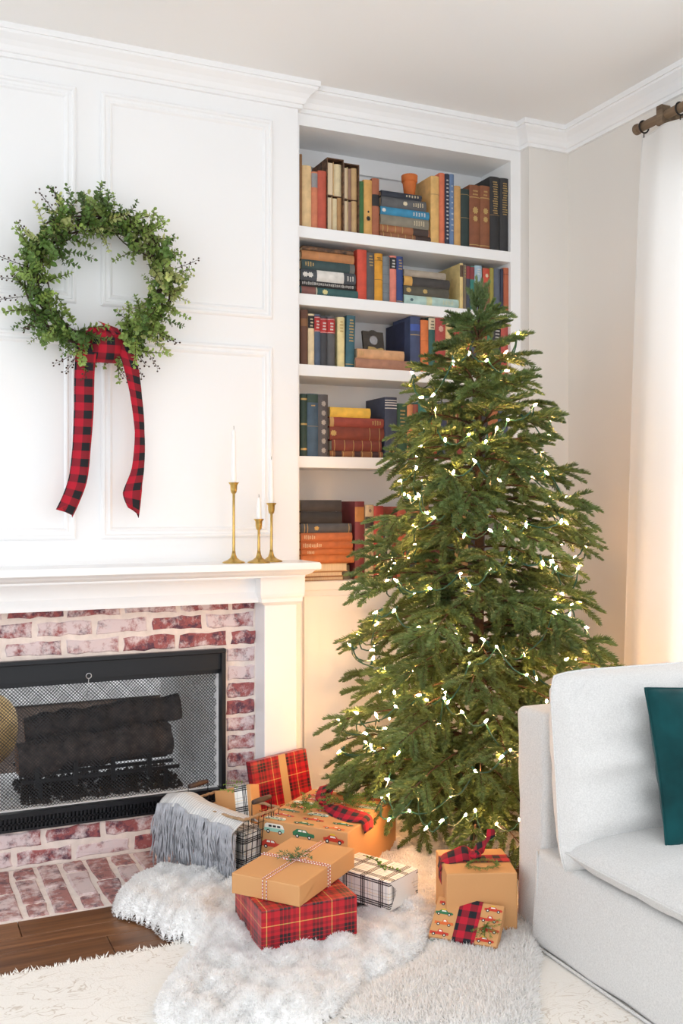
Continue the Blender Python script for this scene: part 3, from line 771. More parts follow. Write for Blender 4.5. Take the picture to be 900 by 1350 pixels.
# --- second shelf
stack(1, [
 (396, 472, 11.5, cc(54, 98, 98), 'teal book with red label', {'deco': [('label', 0.02, 0.26, cc(140, 84, 76)), ('band', 0.27, cream, 0.015), ('emblem', 0.42, 0.014, cc(226, 214, 140))]}),
 (396, 469, 8, cc(40, 40, 42), 'black book with white lettered band', {'deco': [('text', 0.03, 0.97, 26, whitel)]}),
 (396.5, 469, 15, cc(70, 76, 84), 'slate book with large white label', {'deco': [('label', 0.29, 0.78, whitel), ('emblem', 0.08, 0.014, whitel), ('emblem', 0.17, 0.014, whitel), ('text', 0.84, 0.98, 3, whitel)]}),
 (398, 468, 13, cc(50, 76, 78), 'dark teal green book', {'deco': [('text', 0.06, 0.24, 4, goldm), ('label', 0.9, 0.99, cc(110, 110, 104))]}),
 (398, 467, 12, cc(196, 128, 74), 'orange tan leather book', {'deco': [('band', 0.32, cc(190, 140, 110), 0.006)]}),
 (399, 466, 5.5, MARB, 'thin marbled brown book topmost'),
], 'leftmost stack on the second shelf')
upright(1, [
 (471.5, 484, 329, cc(226, 74, 50), 'bright vermilion red book', {'d': 0.17}),
 (484, 494.3, 333, cc(84, 84, 86), 'charcoal book with gilt head', {'deco': [('text', 0.72, 0.97, 4, goldm)]}),
 (494.3, 505, 334, cc(234, 158, 30), 'golden yellow book with black rules', {'deco': [('band', 0.85, black, 0.008), ('band', 0.45, black, 0.006), ('text', 0.87, 0.93, 2, black)]}),
 (505, 514.4, 338, cc(116, 124, 130), 'worn blue grey book', {'deco': [('band', u, cc(80, 84, 88), 0.006) for u in (0.2, 0.4, 0.6, 0.8)]}),
 (514.4, 523.2, 337, cc(236, 128, 108), 'salmon pink book with black label', {'deco': [('label', 0.72, 0.96, black), ('text', 0.75, 0.94, 3, whitel)]}),
 (523.2, 532, 338, cc(42, 66, 132), 'royal blue book with gilt head', {'deco': [('text', 0.72, 0.96, 4, goldm), ('band', 0.04, goldm)]}),
], 0)
stack(1, [
 (533, 605, 13.5, cc(176, 208, 200), 'pale aqua worn book', {'deco': [('label', 0.4, 0.5, cc(206, 208, 160)), ('emblem', 0.13, 0.009, cc(70, 100, 110)), ('text', 0.7, 0.9, 7, cc(216, 216, 170))]}),
 (532.5, 592, 13, cc(86, 82, 70), 'olive black book with gilt monogram', {'deco': [('emblem', 0.1, 0.014, goldm), ('emblem', 0.46, 0.013, goldm)]}),
 (532.5, 593, 13, cc(66, 62, 60), 'dark grey book with mustard end', {'deco': [('label', 0.0, 0.18, cc(222, 164, 74))]}),
 (533, 588, 9.5, cc(168, 154, 136), 'taupe grey book topmost'),
], 'middle stack on the second shelf')
upright(1, [
 (606.5, 610.8, 347, cc(228, 200, 128), 'pale yellow book with wide board showing', {'d': 0.19, 'ys': YS - 0.01, 'deco': [('label', 0.7, 0.96, cc(90, 66, 50))]}),
 (610.8, 615, 349, cc(130, 116, 96), 'narrow taupe book', {'deco': [('text', 0.72, 0.97, 4, goldm)]}),
 (615, 620.2, 350, cc(62, 70, 86), 'slate navy book with maroon label', {'deco': [('label', 0.7, 0.98, cc(150, 50, 54))]}),
 (620.2, 626, 351, cc(40, 130, 118), 'teal green book with maroon label', {'deco': [('label', 0.7, 0.98, cc(140, 50, 56))]}),
 (626, 636, 350, cc(160, 192, 212), 'pale sky blue book', {'deco': [('text', 0.8, 0.95, 3, whitel)]}),
 (637, 646, 353, cc(134, 96, 66), 'brown book with red flowered label', {'deco': [('label', 0.66, 0.98, cc(206, 70, 48)), ('emblem', 0.82, 0.01, cream)]}),
 (646, 651.4, 353, cc(160, 150, 60), 'olive yellow book'),
 (651.4, 660, 354, cc(88, 98, 116), 'slate blue book'),
 (660, 664, 354.5, cc(48, 54, 78), 'thin dark navy book'),
 (664, 672, 353, cc(188, 92, 54), 'rust orange book at the bookcase side', {'deco': [('band', 0.85, cc(120, 50, 30)), ('band', 0.1, cc(120, 50, 30))]}),
], 6)
# --- third shelf
RL = lambda: [('label', 0.66, 0.95, redl), ('band', 0.93, whitel, 0.006), ('band', 0.67, whitel, 0.006), ('text', 0.72, 0.9, 3, whitel)]
upright(2, [
 (397, 406.6, 408, cc(110, 70, 52), 'dark brown leather book', {'deco': [('label', 0.7, 0.84, cc(150, 100, 60))]}),
 (406.6, 415, 413.5, cc(238, 214, 168), 'cream book with black label', {'deco': [('label', 0.72, 0.96, black), ('text', 0.75, 0.94, 3, cream)]}),
 (415, 423, 414, cc(76, 94, 120), 'slate blue book with red label', {'deco': RL()}),
 (423, 432.3, 416.5, cc(62, 64, 70), 'charcoal book with red label', {'deco': RL()}),
 (432.3, 442.4, 417, cc(90, 90, 92), 'grey charcoal book with red label', {'deco': RL()}),
 (445.5, 455, 418, cc(236, 218, 152), 'pale yellow book', {'deco': [('text', 0.7, 0.95, 4, goldm)]}),
 (456, 467.5, 415.5, cc(48, 100, 116), 'teal blue book with gilt title', {'deco': [('text', 0.5, 0.95, 8, goldm), ('band', 0.06, goldm)], 'tilt': 0.03}),
])
ztD = stack(2, [
 (469, 541, 13.5, cc(178, 124, 98), 'brown tan suede book', {'ys': YS - 0.01}),
 (471, 533, 13.5, cc(222, 166, 116), 'pale salmon tan book', {'deco': [('text', 0.04, 0.14, 3, goldm)], 'ys': YS - 0.005}),
], 'low stack under the framed plaque')
upright(2, [
 (533.5, 540.5, 424, cc(40, 48, 86), 'navy book showing its wide board', {'d': 0.17, 'deco': [('text', 0.6, 0.95, 5, goldm)], 'ys': YS + 0.05}),
 (541.5, 554.5, 417, cc(62, 76, 116), 'blue book with bright blue label', {'deco': [('label', 0.74, 0.86, cc(60, 90, 180)), ('band', 0.66, goldm)]}),
 (555, 565.5, 422, cc(234, 120, 54), 'bright orange book', {'deco': [('band', 0.6, cc(160, 70, 30), 0.006), ('band', 0.1, cc(160, 70, 30), 0.006)]}),
 (565.5, 574.3, 418.5, cc(44, 98, 92), 'green book with cream label', {'deco': [('label', 0.78, 0.99, cream), ('text', 0.8, 0.97, 3, black)]}),
 (574.3, 588, 419, cc(188, 66, 60), 'ornate red book', {'deco': [('emblem', u, 0.016, cc(226, 170, 150)) for u in (0.2, 0.5, 0.8)]}),
 (588, 597, 422, cc(226, 196, 130), 'cream book behind tree top'),
 (597, 608, 420, cc(206, 70, 62), 'red and cream book behind tree top', {'deco': [('emblem', 0.6, 0.013, cream)]}),
 (608, 620, 425, cc(196, 84, 60), 'brick red book behind tree top'),
 (620, 632, 422, cc(60, 70, 96), 'slate book behind tree top'),
 (632, 643, 424, cc(180, 92, 64), 'copper book behind tree top'),
 (643, 650, 424, cc(62, 128, 88), 'green book behind tree top'),
 (650, 661, 426, cc(54, 52, 58), 'black book with white band', {'deco': [('label', 0.3, 0.4, whitel), ('text', 0.6, 0.9, 5, whitel)]}),
 (661, 670.5, 427, cc(206, 84, 72), 'rose red book at the bookcase side', {'deco': [('band', 0.5, cc(140, 50, 44), 0.006)]}),
], 7)
# --- fourth shelf
upright(3, [
 (397, 405.5, 519, cc(44, 70, 60), 'dark green book with gilt edge', {'deco': [('band', u, goldm, 0.03) for u in (0.1, 0.5, 0.9)]}),
 (405.5, 420, 519, cc(64, 92, 116), 'blue teal leather book', {'deco': [('label', 0.86, 0.99, cc(50, 76, 66)), ('text', 0.8, 0.84, 1, goldm), ('band', 0.48, goldm, 0.004)]}),
 (420, 433, 520, cc(84, 80, 82), 'speckled black book with ornate spine', {'deco': [('emblem', u, 0.013, cc(170, 160, 150)) for u in (0.1, 0.25, 0.4, 0.55, 0.7, 0.85)]}),
])
GB = lambda: [('band', u, goldm, 0.012) for u in (0.04, 0.24, 0.42, 0.6, 0.78, 0.95)]
stack(3, [
 (435, 504.5, 8.5, cc(150, 90, 50), 'brown gold banded leather book', {'deco': GB() + [('label', 0.1, 0.22, cc(70, 40, 40)), ('label', 0.46, 0.58, cc(70, 40, 40)), ('label', 0.8, 0.92, cc(70, 40, 40))]}),
 (438, 503, 15, cc(134, 56, 42), 'red brown leather book with raised bands', {'deco': GB()}),
 (435, 507, 17.5, cc(138, 58, 40), 'thick russet leather book', {'deco': [('band', 0.72, goldm, 0.01), ('band', 0.9, goldm, 0.01), ('emblem', 0.06, 0.016, goldm)]}),
 (435, 506, 13, cc(160, 64, 50), 'red book with pale worn end', {'deco': [('label', 0.0, 0.07, tan), ('text', 0.78, 0.96, 4, goldm)]}),
 (435.5, 488.5, 13.5, cc(240, 188, 62), 'bright yellow book topmost'),
], 'leather stack on the fourth shelf')
upright(3, [
 (508, 524, 523.5, cc(58, 66, 90), 'large white banded navy book', {'d': 0.18, 'ys': YS - 0.01, 'deco': [('band', u, whitel, 0.013) for u in (0.81, 0.86, 0.9, 0.94)] + [('emblem', 0.12, 0.017, goldm), ('emblem', 0.12, 0.010, cream)]}),
 (524, 537.3, 532, cc(50, 92, 66), 'green gilt lettered book', {'deco': [('text', 0.45, 0.92, 7, goldm)]}),
 (537.3, 545, 533, cc(226, 142, 88), 'peach orange book with black band', {'deco': [('label', 0.58, 0.76, black)]}),
 (545, 552, 533, cc(160, 80, 62), 'brown red book'),
 (552, 566, 530, cc(46, 128, 122), 'bright teal book'),
 (566, 577, 534, cc(190, 84, 60), 'rust red book behind the tree'),
 (577, 590, 530, cc(60, 70, 100), 'navy book behind the tree'),
 (590, 603, 533, cc(214, 180, 120), 'tan book behind the tree'),
 (603, 616, 528, cc(150, 60, 52), 'maroon book behind the tree'),
 (616, 630, 534, cc(70, 100, 80), 'moss green book behind the tree'),
 (630, 644, 531, cc(60, 58, 60), 'black book behind the tree'),
 (644, 657, 536, cc(206, 120, 70), 'amber book behind the tree'),
 (657, 670, 532, cc(84, 100, 126), 'blue grey book behind the tree'),
], 3)
# --- bottom shelf
stack(4, [
 (397, 453, 5.5, cc(170, 112, 62), 'thin tan paper book', {'po': True}),
 (397, 452, 6.5, cc(186, 126, 74), 'small kraft tan book', {'po': True}),
 (397, 458, 11, cc(220, 170, 110), 'pale tan book turned pages outward', {'po': True}),
 (397, 467, 11, cc(208, 116, 58), 'lowest bright orange cloth book', {'deco': [('band', 0.97, cc(150, 70, 30), 0.006)]}),
 (397, 465, 8, cc(204, 110, 54), 'thin orange cloth book', {'deco': [('text', 0.12, 0.26, 5, cream)]}),
 (397, 465, 10.5, cc(202, 106, 54), 'orange cloth book with long pale title', {'deco': [('text', 0.04, 0.4, 11, cream)]}),
 (397, 464.5, 11.5, cc(206, 110, 60), 'topmost orange cloth book', {'deco': [('text', 0.06, 0.28, 6, cream)]}),
 (397, 463.5, 12.5, cc(82, 84, 90), 'slate grey book with gilt stamp', {'deco': [('emblem', 0.3, 0.012, goldm), ('band', 0.06, goldm), ('band', 0.12, goldm), ('band', 0.94, goldm)]}),
 (397, 451, 16, cc(50, 48, 50), 'lower plain black book'),
 (397, 450.5, 15.5, cc(66, 60, 60), 'topmost plain black book'),
], 'tall stack beside the mantel end')
make_book((onY(455, 450, YS).x, YS + 0.02, SH[4]), 0.030, 0.057, 0.12, cc(120, 110, 92), False, 'small grey marbled book', 'beside the tall stack, next to the maroon volume', 'books on the bottom shelf of the bookcase', ())
upright(4, [
 (468.5, 481, 661, cc(134, 48, 56), 'tall maroon book with ochre label', {'d': 0.18, 'deco': [('label', 0.74, 0.93, cc(206, 132, 62)), ('label', 0.0, 0.06, cc(190, 100, 60))]}),
 (482, 493.4, 665.5, cc(216, 190, 150), 'cream patterned book with dark label', {'deco': [('label', 0.68, 0.84, cc(60, 50, 46))] + [('emblem', u, 0.009, cc(150, 120, 100)) for u in (0.1, 0.22, 0.34, 0.46, 0.58, 0.92)]}),
 (493.4, 506, 667, cc(190, 62, 54), 'red book with gilt rules', {'deco': [('band', 0.83, goldm), ('band', 0.79, goldm), ('band', 0.7, goldm), ('emblem', 0.75, 0.008, cream)]}),
 (506, 511, 680, cc(60, 58, 62), 'black and white thin book', {'deco': [('text', 0.5, 0.95, 6, whitel)]}),
 (511, 517, 680, cc(222, 214, 196), 'white thin book', {'deco': [('label', 0.55, 0.9, black)]}),
 (517, 524, 678, cc(150, 64, 50), 'red brown book behind branches'),
 (524, 536, 668, cc(216, 96, 70), 'coral book behind branches'),
 (536, 550, 672, cc(62, 78, 90), 'slate book behind branches'),
 (550, 566, 664, cc(170, 120, 70), 'tan book behind branches'),
 (566, 582, 670, cc(110, 44, 44), 'dark red book behind branches'),
 (582, 600, 668, cc(54, 84, 66), 'green book behind branches'),
 (600, 618, 666, cc(196, 150, 90), 'ochre book behind branches'),
 (618, 640, 670, cc(64, 62, 70), 'black book behind branches'),
], 0)
# terracotta pot
p = onY(539.5, 250, YS + 0.05)
TERRA = mat('terracotta', srgb(206, 112, 52), 0.75, var=0.12, vscale=30)
pot = thing('flower_pot', 'small orange terracotta pot on top of the book stack', 'pot', (p.x, YS + 0.05, ztA))
mb = MB(); mb.lathe([(0.0195, 0), (0.021, 0.002), (0.0285, 0.062), (0.0285, 0.064), (0.026, 0.064), (0.019, 0.006)], 24); obj('body', mb, TERRA, pot)
mb = MB(); mb.lathe([(0.0285, 0.062), (0.0318, 0.063), (0.0335, 0.088), (0.0320, 0.090), (0.0295, 0.089), (0.027, 0.06)], 24); obj('rim', mb, TERRA, pot)
# framed plaque
p = onY(492, 455, YS + 0.06)
pq = thing('framed_plaque', 'small dark framed plaque with oval relief leaning on books', 'plaque', (p.x, YS + 0.05, ztD + 0.001), (-0.16, 0, 0.12))
w, h = 0.098, 0.082
DK = mat('dark_frame', (0.055, 0.045, 0.035), 0.5, var=0.3, vscale=40)
mb = MB(); mb.prism([(-w / 2, 0), (w / 2, 0), (w / 2, h), (w * 0.2, h), (0.006, h + 0.006), (-0.006, h + 0.006), (-w * 0.2, h), (-w / 2, h)], 0, 0.010); obj('backing', mb, DK, pq)
mb = MB(); mb.lathe([(0.020, 0), (0.020, 0.002), (0.017, 0.004), (0.012, 0.004), (0.009, 0.003), (0.004, 0.006)], 20); obj('medallion', mb, mat('pewter', (0.38, 0.38, 0.40), 0.4, 0.7), pq, (0, 0, h * 0.55), (PI / 2, 0, 0))
mb = MB(); mb.prism([(-0.034, 0.001), (0.040, 0.001), (0.042, 0.012), (0.03, 0.015), (0.01, 0.010), (-0.004, 0.016), (-0.03, 0.017)], -0.005, 0.0); obj('gilt_scroll', mb, GOLD, pq)

# ================================================================== CANDLES
def candle_set(xy, px_top, px_candle, size_label, col=BRASS):
    x, y = xy; zt = onY(px_top[0], px_top[1], y).z - MT; zc = onY(px_candle[0], px_candle[1], y).z - MT
    h = thing('candlestick', size_label[0], 'candlestick', (x, y, MT), group='brass candlesticks on the mantel')
    mb = MB(); mb.lathe([(0.040, 0), (0.0405, 0.003), (0.036, 0.006), (0.022, 0.011), (0.012, 0.019), (0.0078, 0.030), (0.0062, 0.040)], 28); obj('base', mb, col, h)
    mb = MB(); mb.lathe([(0.0066, 0.038), (0.0052, 0.046), (0.0046, zt * 0.55), (0.0046, zt - 0.042), (0.0065, zt - 0.038)], 16); obj('stem', mb, col, h)
    mb = MB(); mb.lathe([(0.0055, zt - 0.040), (0.0095, zt - 0.036), (0.0118, zt - 0.026), (0.0125, zt - 0.010), (0.0185, zt - 0.001), (0.0188, zt), (0.0165, zt), (0.0108, zt - 0.009), (0.0100, zt - 0.018)], 22); obj('cup', mb, col, h)
    c = thing('taper_candle', size_label[1], 'candle', (x, y, MT + zt - 0.0175), group='white taper candles on the mantel')
    L = zc - zt + 0.0175
    mb = MB(); mb.lathe([(0.0095, 0), (0.0095, 0.02), (0.0068, L - 0.012), (0.0052, L - 0.004), (0.002, L)], 18); obj('wax', mb, WAX, c)
    mb = MB(); mb.tube([(0, 0, L - 0.002), (0.0006, 0, L + 0.006), (0.0002, 0.0006, L + 0.012)], 0.0008, 5); obj('wick', mb, mat('charred_wick', (0.03, 0.03, 0.03), 0.9), c)
candle_set((1.097, 3.36), (308, 636), (307, 566), ('tallest brass candlestick standing left on the mantel', 'tall white taper in the tallest candlestick'))
candle_set((1.182, 3.335), (341.5, 684), (341, 656), ('shortest brass candlestick standing in the middle of three', 'short white candle stub in the shortest candlestick'))
candle_set((1.246, 3.38), (357.5, 663), (358, 606), ('medium brass candlestick nearest the bookcase', 'white taper in the medium candlestick by the bookcase'))

# ================================================================== WREATH
RED, BLK = (0.48, 0.006, 0.026), (0.008, 0.010, 0.016)
BUFF = weave('buffalo_check_ribbon', [(0, BLK), (0.5, RED)], [(0, RED), (0.5, BLK)], 0.054, 0.85, 0.3)
LEAFS = [mat('leaf_green_a', (0.12, 0.22, 0.045), 0.5, var=0.3, vscale=20, rand=0.3), mat('leaf_green_b', (0.27, 0.39, 0.09), 0.5, var=0.3, vscale=20, rand=0.3), mat('leaf_green_c', (0.48, 0.54, 0.20), 0.5, var=0.2, vscale=20, rand=0.2)]
VINE = mat('grapevine', (0.075, 0.045, 0.03), 0.85, var=0.4, vscale=50)
wc = Vector((0.634, 3.395, 1.972)); RW = 0.212
wr = thing('wreath', 'round green eucalyptus wreath on grapevine hanging on the panelled wall', 'wreath', wc)
def ringpt(a, dr=0.0, dy=0.0): return Vector(((RW + dr) * math.cos(a), dy, (RW + dr) * 1.02 * math.sin(a)))
for k in range(9):
    ph, f = random.uniform(0, 6.28), random.choice((2, 3, 5)); am = random.uniform(0.012, 0.026); off = random.uniform(-0.035, 0.02)
    mb = MB(); mb.tube([ringpt(a, off + am * math.sin(f * a + ph), 0.03 * math.cos(f * a + ph * 1.7)) for a in np.linspace(0, 2 * PI, 49)[:-1]], random.uniform(0.0022, 0.004), 5, closed=True)
    obj('vine', mb, VINE, wr)
def leaf(mb, p, d, nrm, ln, wd):
    d = d.normalized(); s = d.cross(nrm); s = s.normalized() if s.length > 1e-5 else d.orthogonal().normalized(); n2 = s.cross(d)
    b = len(mb.v); c = n2 * ln * 0.12
    for q in (p, p + d * ln * 0.35 + s * wd * 0.5 + c, p + d * ln * 0.75 + s * wd * 0.42 + c, p + d * ln, p + d * ln * 0.75 - s * wd * 0.42 + c, p + d * ln * 0.35 - s * wd * 0.5 + c): mb.v.append(tuple(q))
    m = len(mb.v); mb.v.append(tuple(p + d * ln * 0.5))
    ring = [b + i for i in range(6)]
    for i in range(6): mb.face((ring[i], ring[(i + 1) % 6], m))
def sprig_mesh(L, pairs, ln, m, seed, berries=False, droop=0.3):
    r = random.Random(seed); mb = MB(); pts = []; p = Vector((0, 0, 0)); d = Vector((0, 0, 1)); cv = Vector((r.uniform(-1, 1), r.uniform(-1, 1), 0)) * droop
    n = pairs + 1; mb.smooth = False
    for i in range(n + 1):
        pts.append(p.copy()); d = (d + cv / n).normalized(); p = p + d * (L / n)
    mb.cur = 1; mb.tube(pts, [0.0011] * n + [0.0006], 4); mb.cur = 0
    for i in range(1, n + 1):
        t = (pts[i] - pts[i - 1]).normalized(); o = t.orthogonal().normalized(); o2 = t.cross(o); a = i * 1.57 + r.uniform(-.4, .4)
        for sg in (1, -1):
            dr = (o * math.cos(a) + o2 * math.sin(a)) * sg
            if berries and i > n * 0.4:
                e = pts[i] + (dr * 0.6 + t * 0.6) * ln * 1.1; mb.cur = 1; mb.tube([pts[i], e], 0.0005, 3)
                bm = bmesh.new(); bmesh.ops.create_icosphere(bm, subdivisions=1, radius=0.0034); mb.addbm(bm, Matrix.Translation(e)); mb.cur = 0
            else:
                sc = (1.0 - 0.45 * i / n) * r.uniform(0.8, 1.15)
                leaf(mb, pts[i], dr * 0.85 + t * r.uniform(0.2, 0.7), t + dr * r.uniform(-.8, .8) + Vector((r.uniform(-.6, .6), r.uniform(-.6, .6), 0)), ln * sc, ln * sc * 0.74)
    if not berries: leaf(mb, pts[-1], (pts[-1] - pts[-2]), Vector((1, 0, 0)), ln * 0.5, ln * 0.3)
    return mb.mesh('eucalyptus_sprig', [m, VINE])
SPR = [[sprig_mesh(0.085 + 0.02 * (k % 3), 8 + k % 3, 0.0250, LEAFS[c], 20 + k + 7 * c, droop=1.3) for k in range(4)] for c in range(3)]
BER = [sprig_mesh(0.13, 7, 0.013, LEAFS[0], 70 + k, True, 0.9) for k in range(3)]
def orient(d, roll=0.0):
    return (Vector(d).to_track_quat('Z', 'Y') @ Euler((0, 0, roll)).to_quaternion()).to_euler()
random.seed(21)
NSP = 290
for i in range(NSP):
    a = 2 * PI * (i + random.random()) / NSP * 1.0
    ga = (math.degrees(a)) % 360
    bare = 1.0
    if 255 < ga < 290: bare = 0.3            # the ribbon covers the bottom
    if random.random() > bare: continue
    dr = random.uniform(-0.035, 0.03); dy = random.uniform(-0.055, 0.022)
    p = ringpt(a, dr - 0.012, dy)
    rad = Vector((math.cos(a), 0, math.sin(a))); tan_ = Vector((-math.sin(a), 0, math.cos(a)))
    io = random.random()
    outw = random.uniform(0.25, 1.0) if io < 0.72 else random.uniform(-0.6, -0.1)
    d = rad * outw + tan_ * (-0.75 if random.random() < 0.7 else 0.6) * random.uniform(0.3, 1) + Vector((0, random.uniform(-0.85, 0.0), 0)) + Vector((0, 0, -0.1))
    if math.sin(a) > 0.1 and math.cos(a) < 0.4: cset = random.choice((0, 0, 0, 1, 2))
    elif math.cos(a) > 0.2: cset = random.choice((0, 1, 1, 2))
    else: cset = random.choice((0, 1, 1))
    sc = random.uniform(0.75, 1.15) * (1.12 if (math.cos(a) > 0.3 and outw > 0) else 1.0)
    link('eucalyptus_sprig', random.choice(SPR[cset]), wr, p, orient(d, random.uniform(0, 6.28)), (sc,) * 3)
for i in range(16):
    a = random.uniform(0, 2 * PI); rad = Vector((math.cos(a), 0, math.sin(a))); tan_ = Vector((-math.sin(a), 0, math.cos(a)))
    link('berry_sprig', random.choice(BER), wr, ringpt(a, 0.0, -0.02), orient(rad + tan_ * random.uniform(-0.8, 0.5) + Vector((0, -0.3, 0))), (1,) * 3)
# ribbon wrapped round the bottom with two long tails (local to the wreath)
def ribbon(name, pts, wvec, w, parent, m=BUFF, sub=6, notch=True):
    P = [Vector(p) for p in pts]; W = [Vector(v) for v in wvec]; ctr = []; wid = []; ws = []
    wl = w if isinstance(w, list) else [w] * len(P)
    for i in range(len(P) - 1):                         # Catmull-Rom
        p0, p1, p2, p3 = P[max(i - 1, 0)], P[i], P[i + 1], P[min(i + 2, len(P) - 1)]
        for k in range(sub):
            t = k / sub
            ctr.append(0.5 * ((2 * p1) + (p2 - p0) * t + (2 * p0 - 5 * p1 + 4 * p2 - p3) * t * t + (3 * p1 - p0 - 3 * p2 + p3) * t ** 3)); wid.append(W[i].lerp(W[i + 1], t)); ws.append(wl[i] + (wl[i + 1] - wl[i]) * t)
    ctr.append(P[-1]); wid.append(W[-1]); ws.append(wl[-1])
    mb = MB(); mb.strip(ctr, wid, ws)
    if notch:                                           # swallow-tail end: pull the middle vertex back
        n = len(mb.v); mid = n - 2; back = (ctr[-2] - ctr[-1]).normalized() * ws[-1] * 1.1
        mb.v[mid] = tuple(Vector(mb.v[mid]) + back)
    o = obj(name, mb, m, parent)
    md = o.modifiers.new('thick', 'SOLIDIFY'); md.thickness = 0.0009; md.offset = 0
    return o
def wl(px, py, Y=3.36): return onY(px, py, Y) - wc
X = Vector((1, 0, 0))
ribbon('ribbon_tail', [wl(131, 430, 3.35), wl(116, 455, 3.345), wl(111.5, 490, 3.35), wl(110.5, 540, 3.385), wl(107.5, 590, 3.40), wl(103, 630, 3.40), wl(94, 657, 3.39), wl(84.5, 677, 3.38)], [X + Vector((0, 0, 0.25)), X, X, X + Vector((0, -.1, 0)), X + Vector((0, .1, 0)), X + Vector((0, 0, -0.1)), X + Vector((0, 0.2, -0.35)), X + Vector((0, 0.2, -0.5))], [0.034, 0.034, 0.033, 0.032, 0.031, 0.031, 0.031, 0.031], wr)
ribbon('ribbon_tail', [wl(142, 428, 3.35), wl(158, 447, 3.343), wl(170, 475, 3.345), wl(179, 520, 3.38), wl(184, 570, 3.40), wl(182, 615, 3.40), wl(174.5, 648, 3.385), wl(175.5, 676, 3.38)], [X + Vector((0, 0, -.3)), X + Vector((0, 0, -.6)), X + Vector((0, 0, -.3)), X + Vector((0, 0.3, -.2)), X + Vector((0, .5, 0)), X + Vector((0, .3, 0.15)), X + Vector((0, 0, 0.1)), X + Vector((0, 0.4, -0.9))], [0.034, 0.033, 0.030, 0.024, 0.021, 0.024, 0.033, 0.028], wr)
kn = []; 
for i in range(13):
    a = -0.5 * PI + 2 * PI * i / 12
    kn.append(Vector((0.0, -0.052 * math.cos(a) - 0.008, -RW * 1.02 + 0.058 * math.sin(a) + 0.004)) + Vector((0.013, 0, 0)))
ribbon('ribbon_wrap', kn, [X] * 13, 0.046, wr, sub=3, notch=False)

# ================================================================== SOFT FLOOR THINGS
RUGM, nt, b = _new('cream_rug'); L = nt.links
b.inputs['Roughness'].default_value = 0.95
tc = nt.nodes.new('ShaderNodeTexCoord'); n1 = nt.nodes.new('ShaderNodeTexNoise'); n1.inputs['Scale'].default_value = 9; n1.inputs['Detail'].default_value = 3; n1.inputs['Distortion'].default_value = 1.2
mp = nt.nodes.new('ShaderNodeMapping'); mp.inputs['Scale'].default_value = (1.0, 1.8, 1); L.new(tc.outputs['Object'], mp.inputs[0]); L.new(mp.outputs[0], n1.inputs['Vector'])
r1 = nt.nodes.new('ShaderNodeValToRGB'); e = r1.color_ramp.elements
cw, cg = (0.86, 0.83, 0.78, 1), (0.60, 0.53, 0.45, 1)
e[0].position = 0.0; e[0].color = cw; e[1].position = 0.47; e[1].color = cw
for p_, c_ in ((0.485, cg), (0.50, cw), (0.60, cw), (0.61, (0.66, 0.6, 0.52, 1)), (0.62, cw)): q = e.new(p_); q.color = c_
n2 = nt.nodes.new('ShaderNodeTexNoise'); n2.inputs['Scale'].default_value = 160; L.new(mp.outputs[0], n2.inputs['Vector'])
mk = nt.nodes.new('ShaderNodeTexNoise'); mk.inputs['Scale'].default_value = 3.2; L.new(tc.outputs['Object'], mk.inputs['Vector'])
rk = nt.nodes.new('ShaderNodeValToRGB'); rk.color_ramp.elements[0].position = 0.42; rk.color_ramp.elements[1].position = 0.58; L.new(mk.outputs['Fac'], rk.inputs[0])
mx = nt.nodes.new('ShaderNodeMix'); mx.data_type = 'RGBA'; mx.inputs['A'].default_value = cw; L.new(rk.outputs[0], mx.inputs['Factor'])
L.new(n1.outputs['Fac'], r1.inputs[0]); L.new(r1.outputs[0], mx.inputs['B']); L.new(mx.outputs['Result'], b.inputs['Base Color'])
bp = nt.nodes.new('ShaderNodeBump'); bp.inputs['Strength'].default_value = 0.6; bp.inputs['Distance'].default_value = 0.004; L.new(n2.outputs['Fac'], bp.inputs['Height']); L.new(bp.outputs[0], b.inputs['Normal'])
RY1, RX0, RX1, RY0, RT = 2.672, -0.9, 2.56, 0.1, 0.014
rug = thing('area_rug', 'large cream rug with faint beige scroll pattern and frayed edge', 'rug', ((RX0 + RX1) / 2, (RY0 + RY1) / 2, 0))
boxo('rug_body', (RX0 - (RX0 + RX1) / 2, RY0 - (RY0 + RY1) / 2, 0.0), (RX1 - (RX0 + RX1) / 2, RY1 - (RY0 + RY1) / 2, RT), RUGM, rug, 0.004)
n = 5200; xs = rng.uniform(RX0, RX1, n); P = np.stack([xs, RY1 - rng.uniform(0.0, 0.012, n), rng.uniform(0.004, RT, n)], 1)
D = norm(np.stack([rng.normal(0, .55, n), np.abs(rng.normal(1, .3, n)), rng.normal(0.1, .4, n)], 1)); W = norm(np.cross(D, np.array([[0, 0, 1.0]])))
V, F = spikes(P, D, W, rng.uniform(0.008, 0.024, n), np.full(n, 0.002)); V[:, 2] = np.maximum(V[:, 2], 0.002)
V[:, 0] -= (RX0 + RX1) / 2; V[:, 1] -= (RY0 + RY1) / 2
tag(link('fringe', npmesh('fringe', V, F, mat('rug_yarn', (0.86, 0.83, 0.78), 0.95)), rug), kind='stuff')

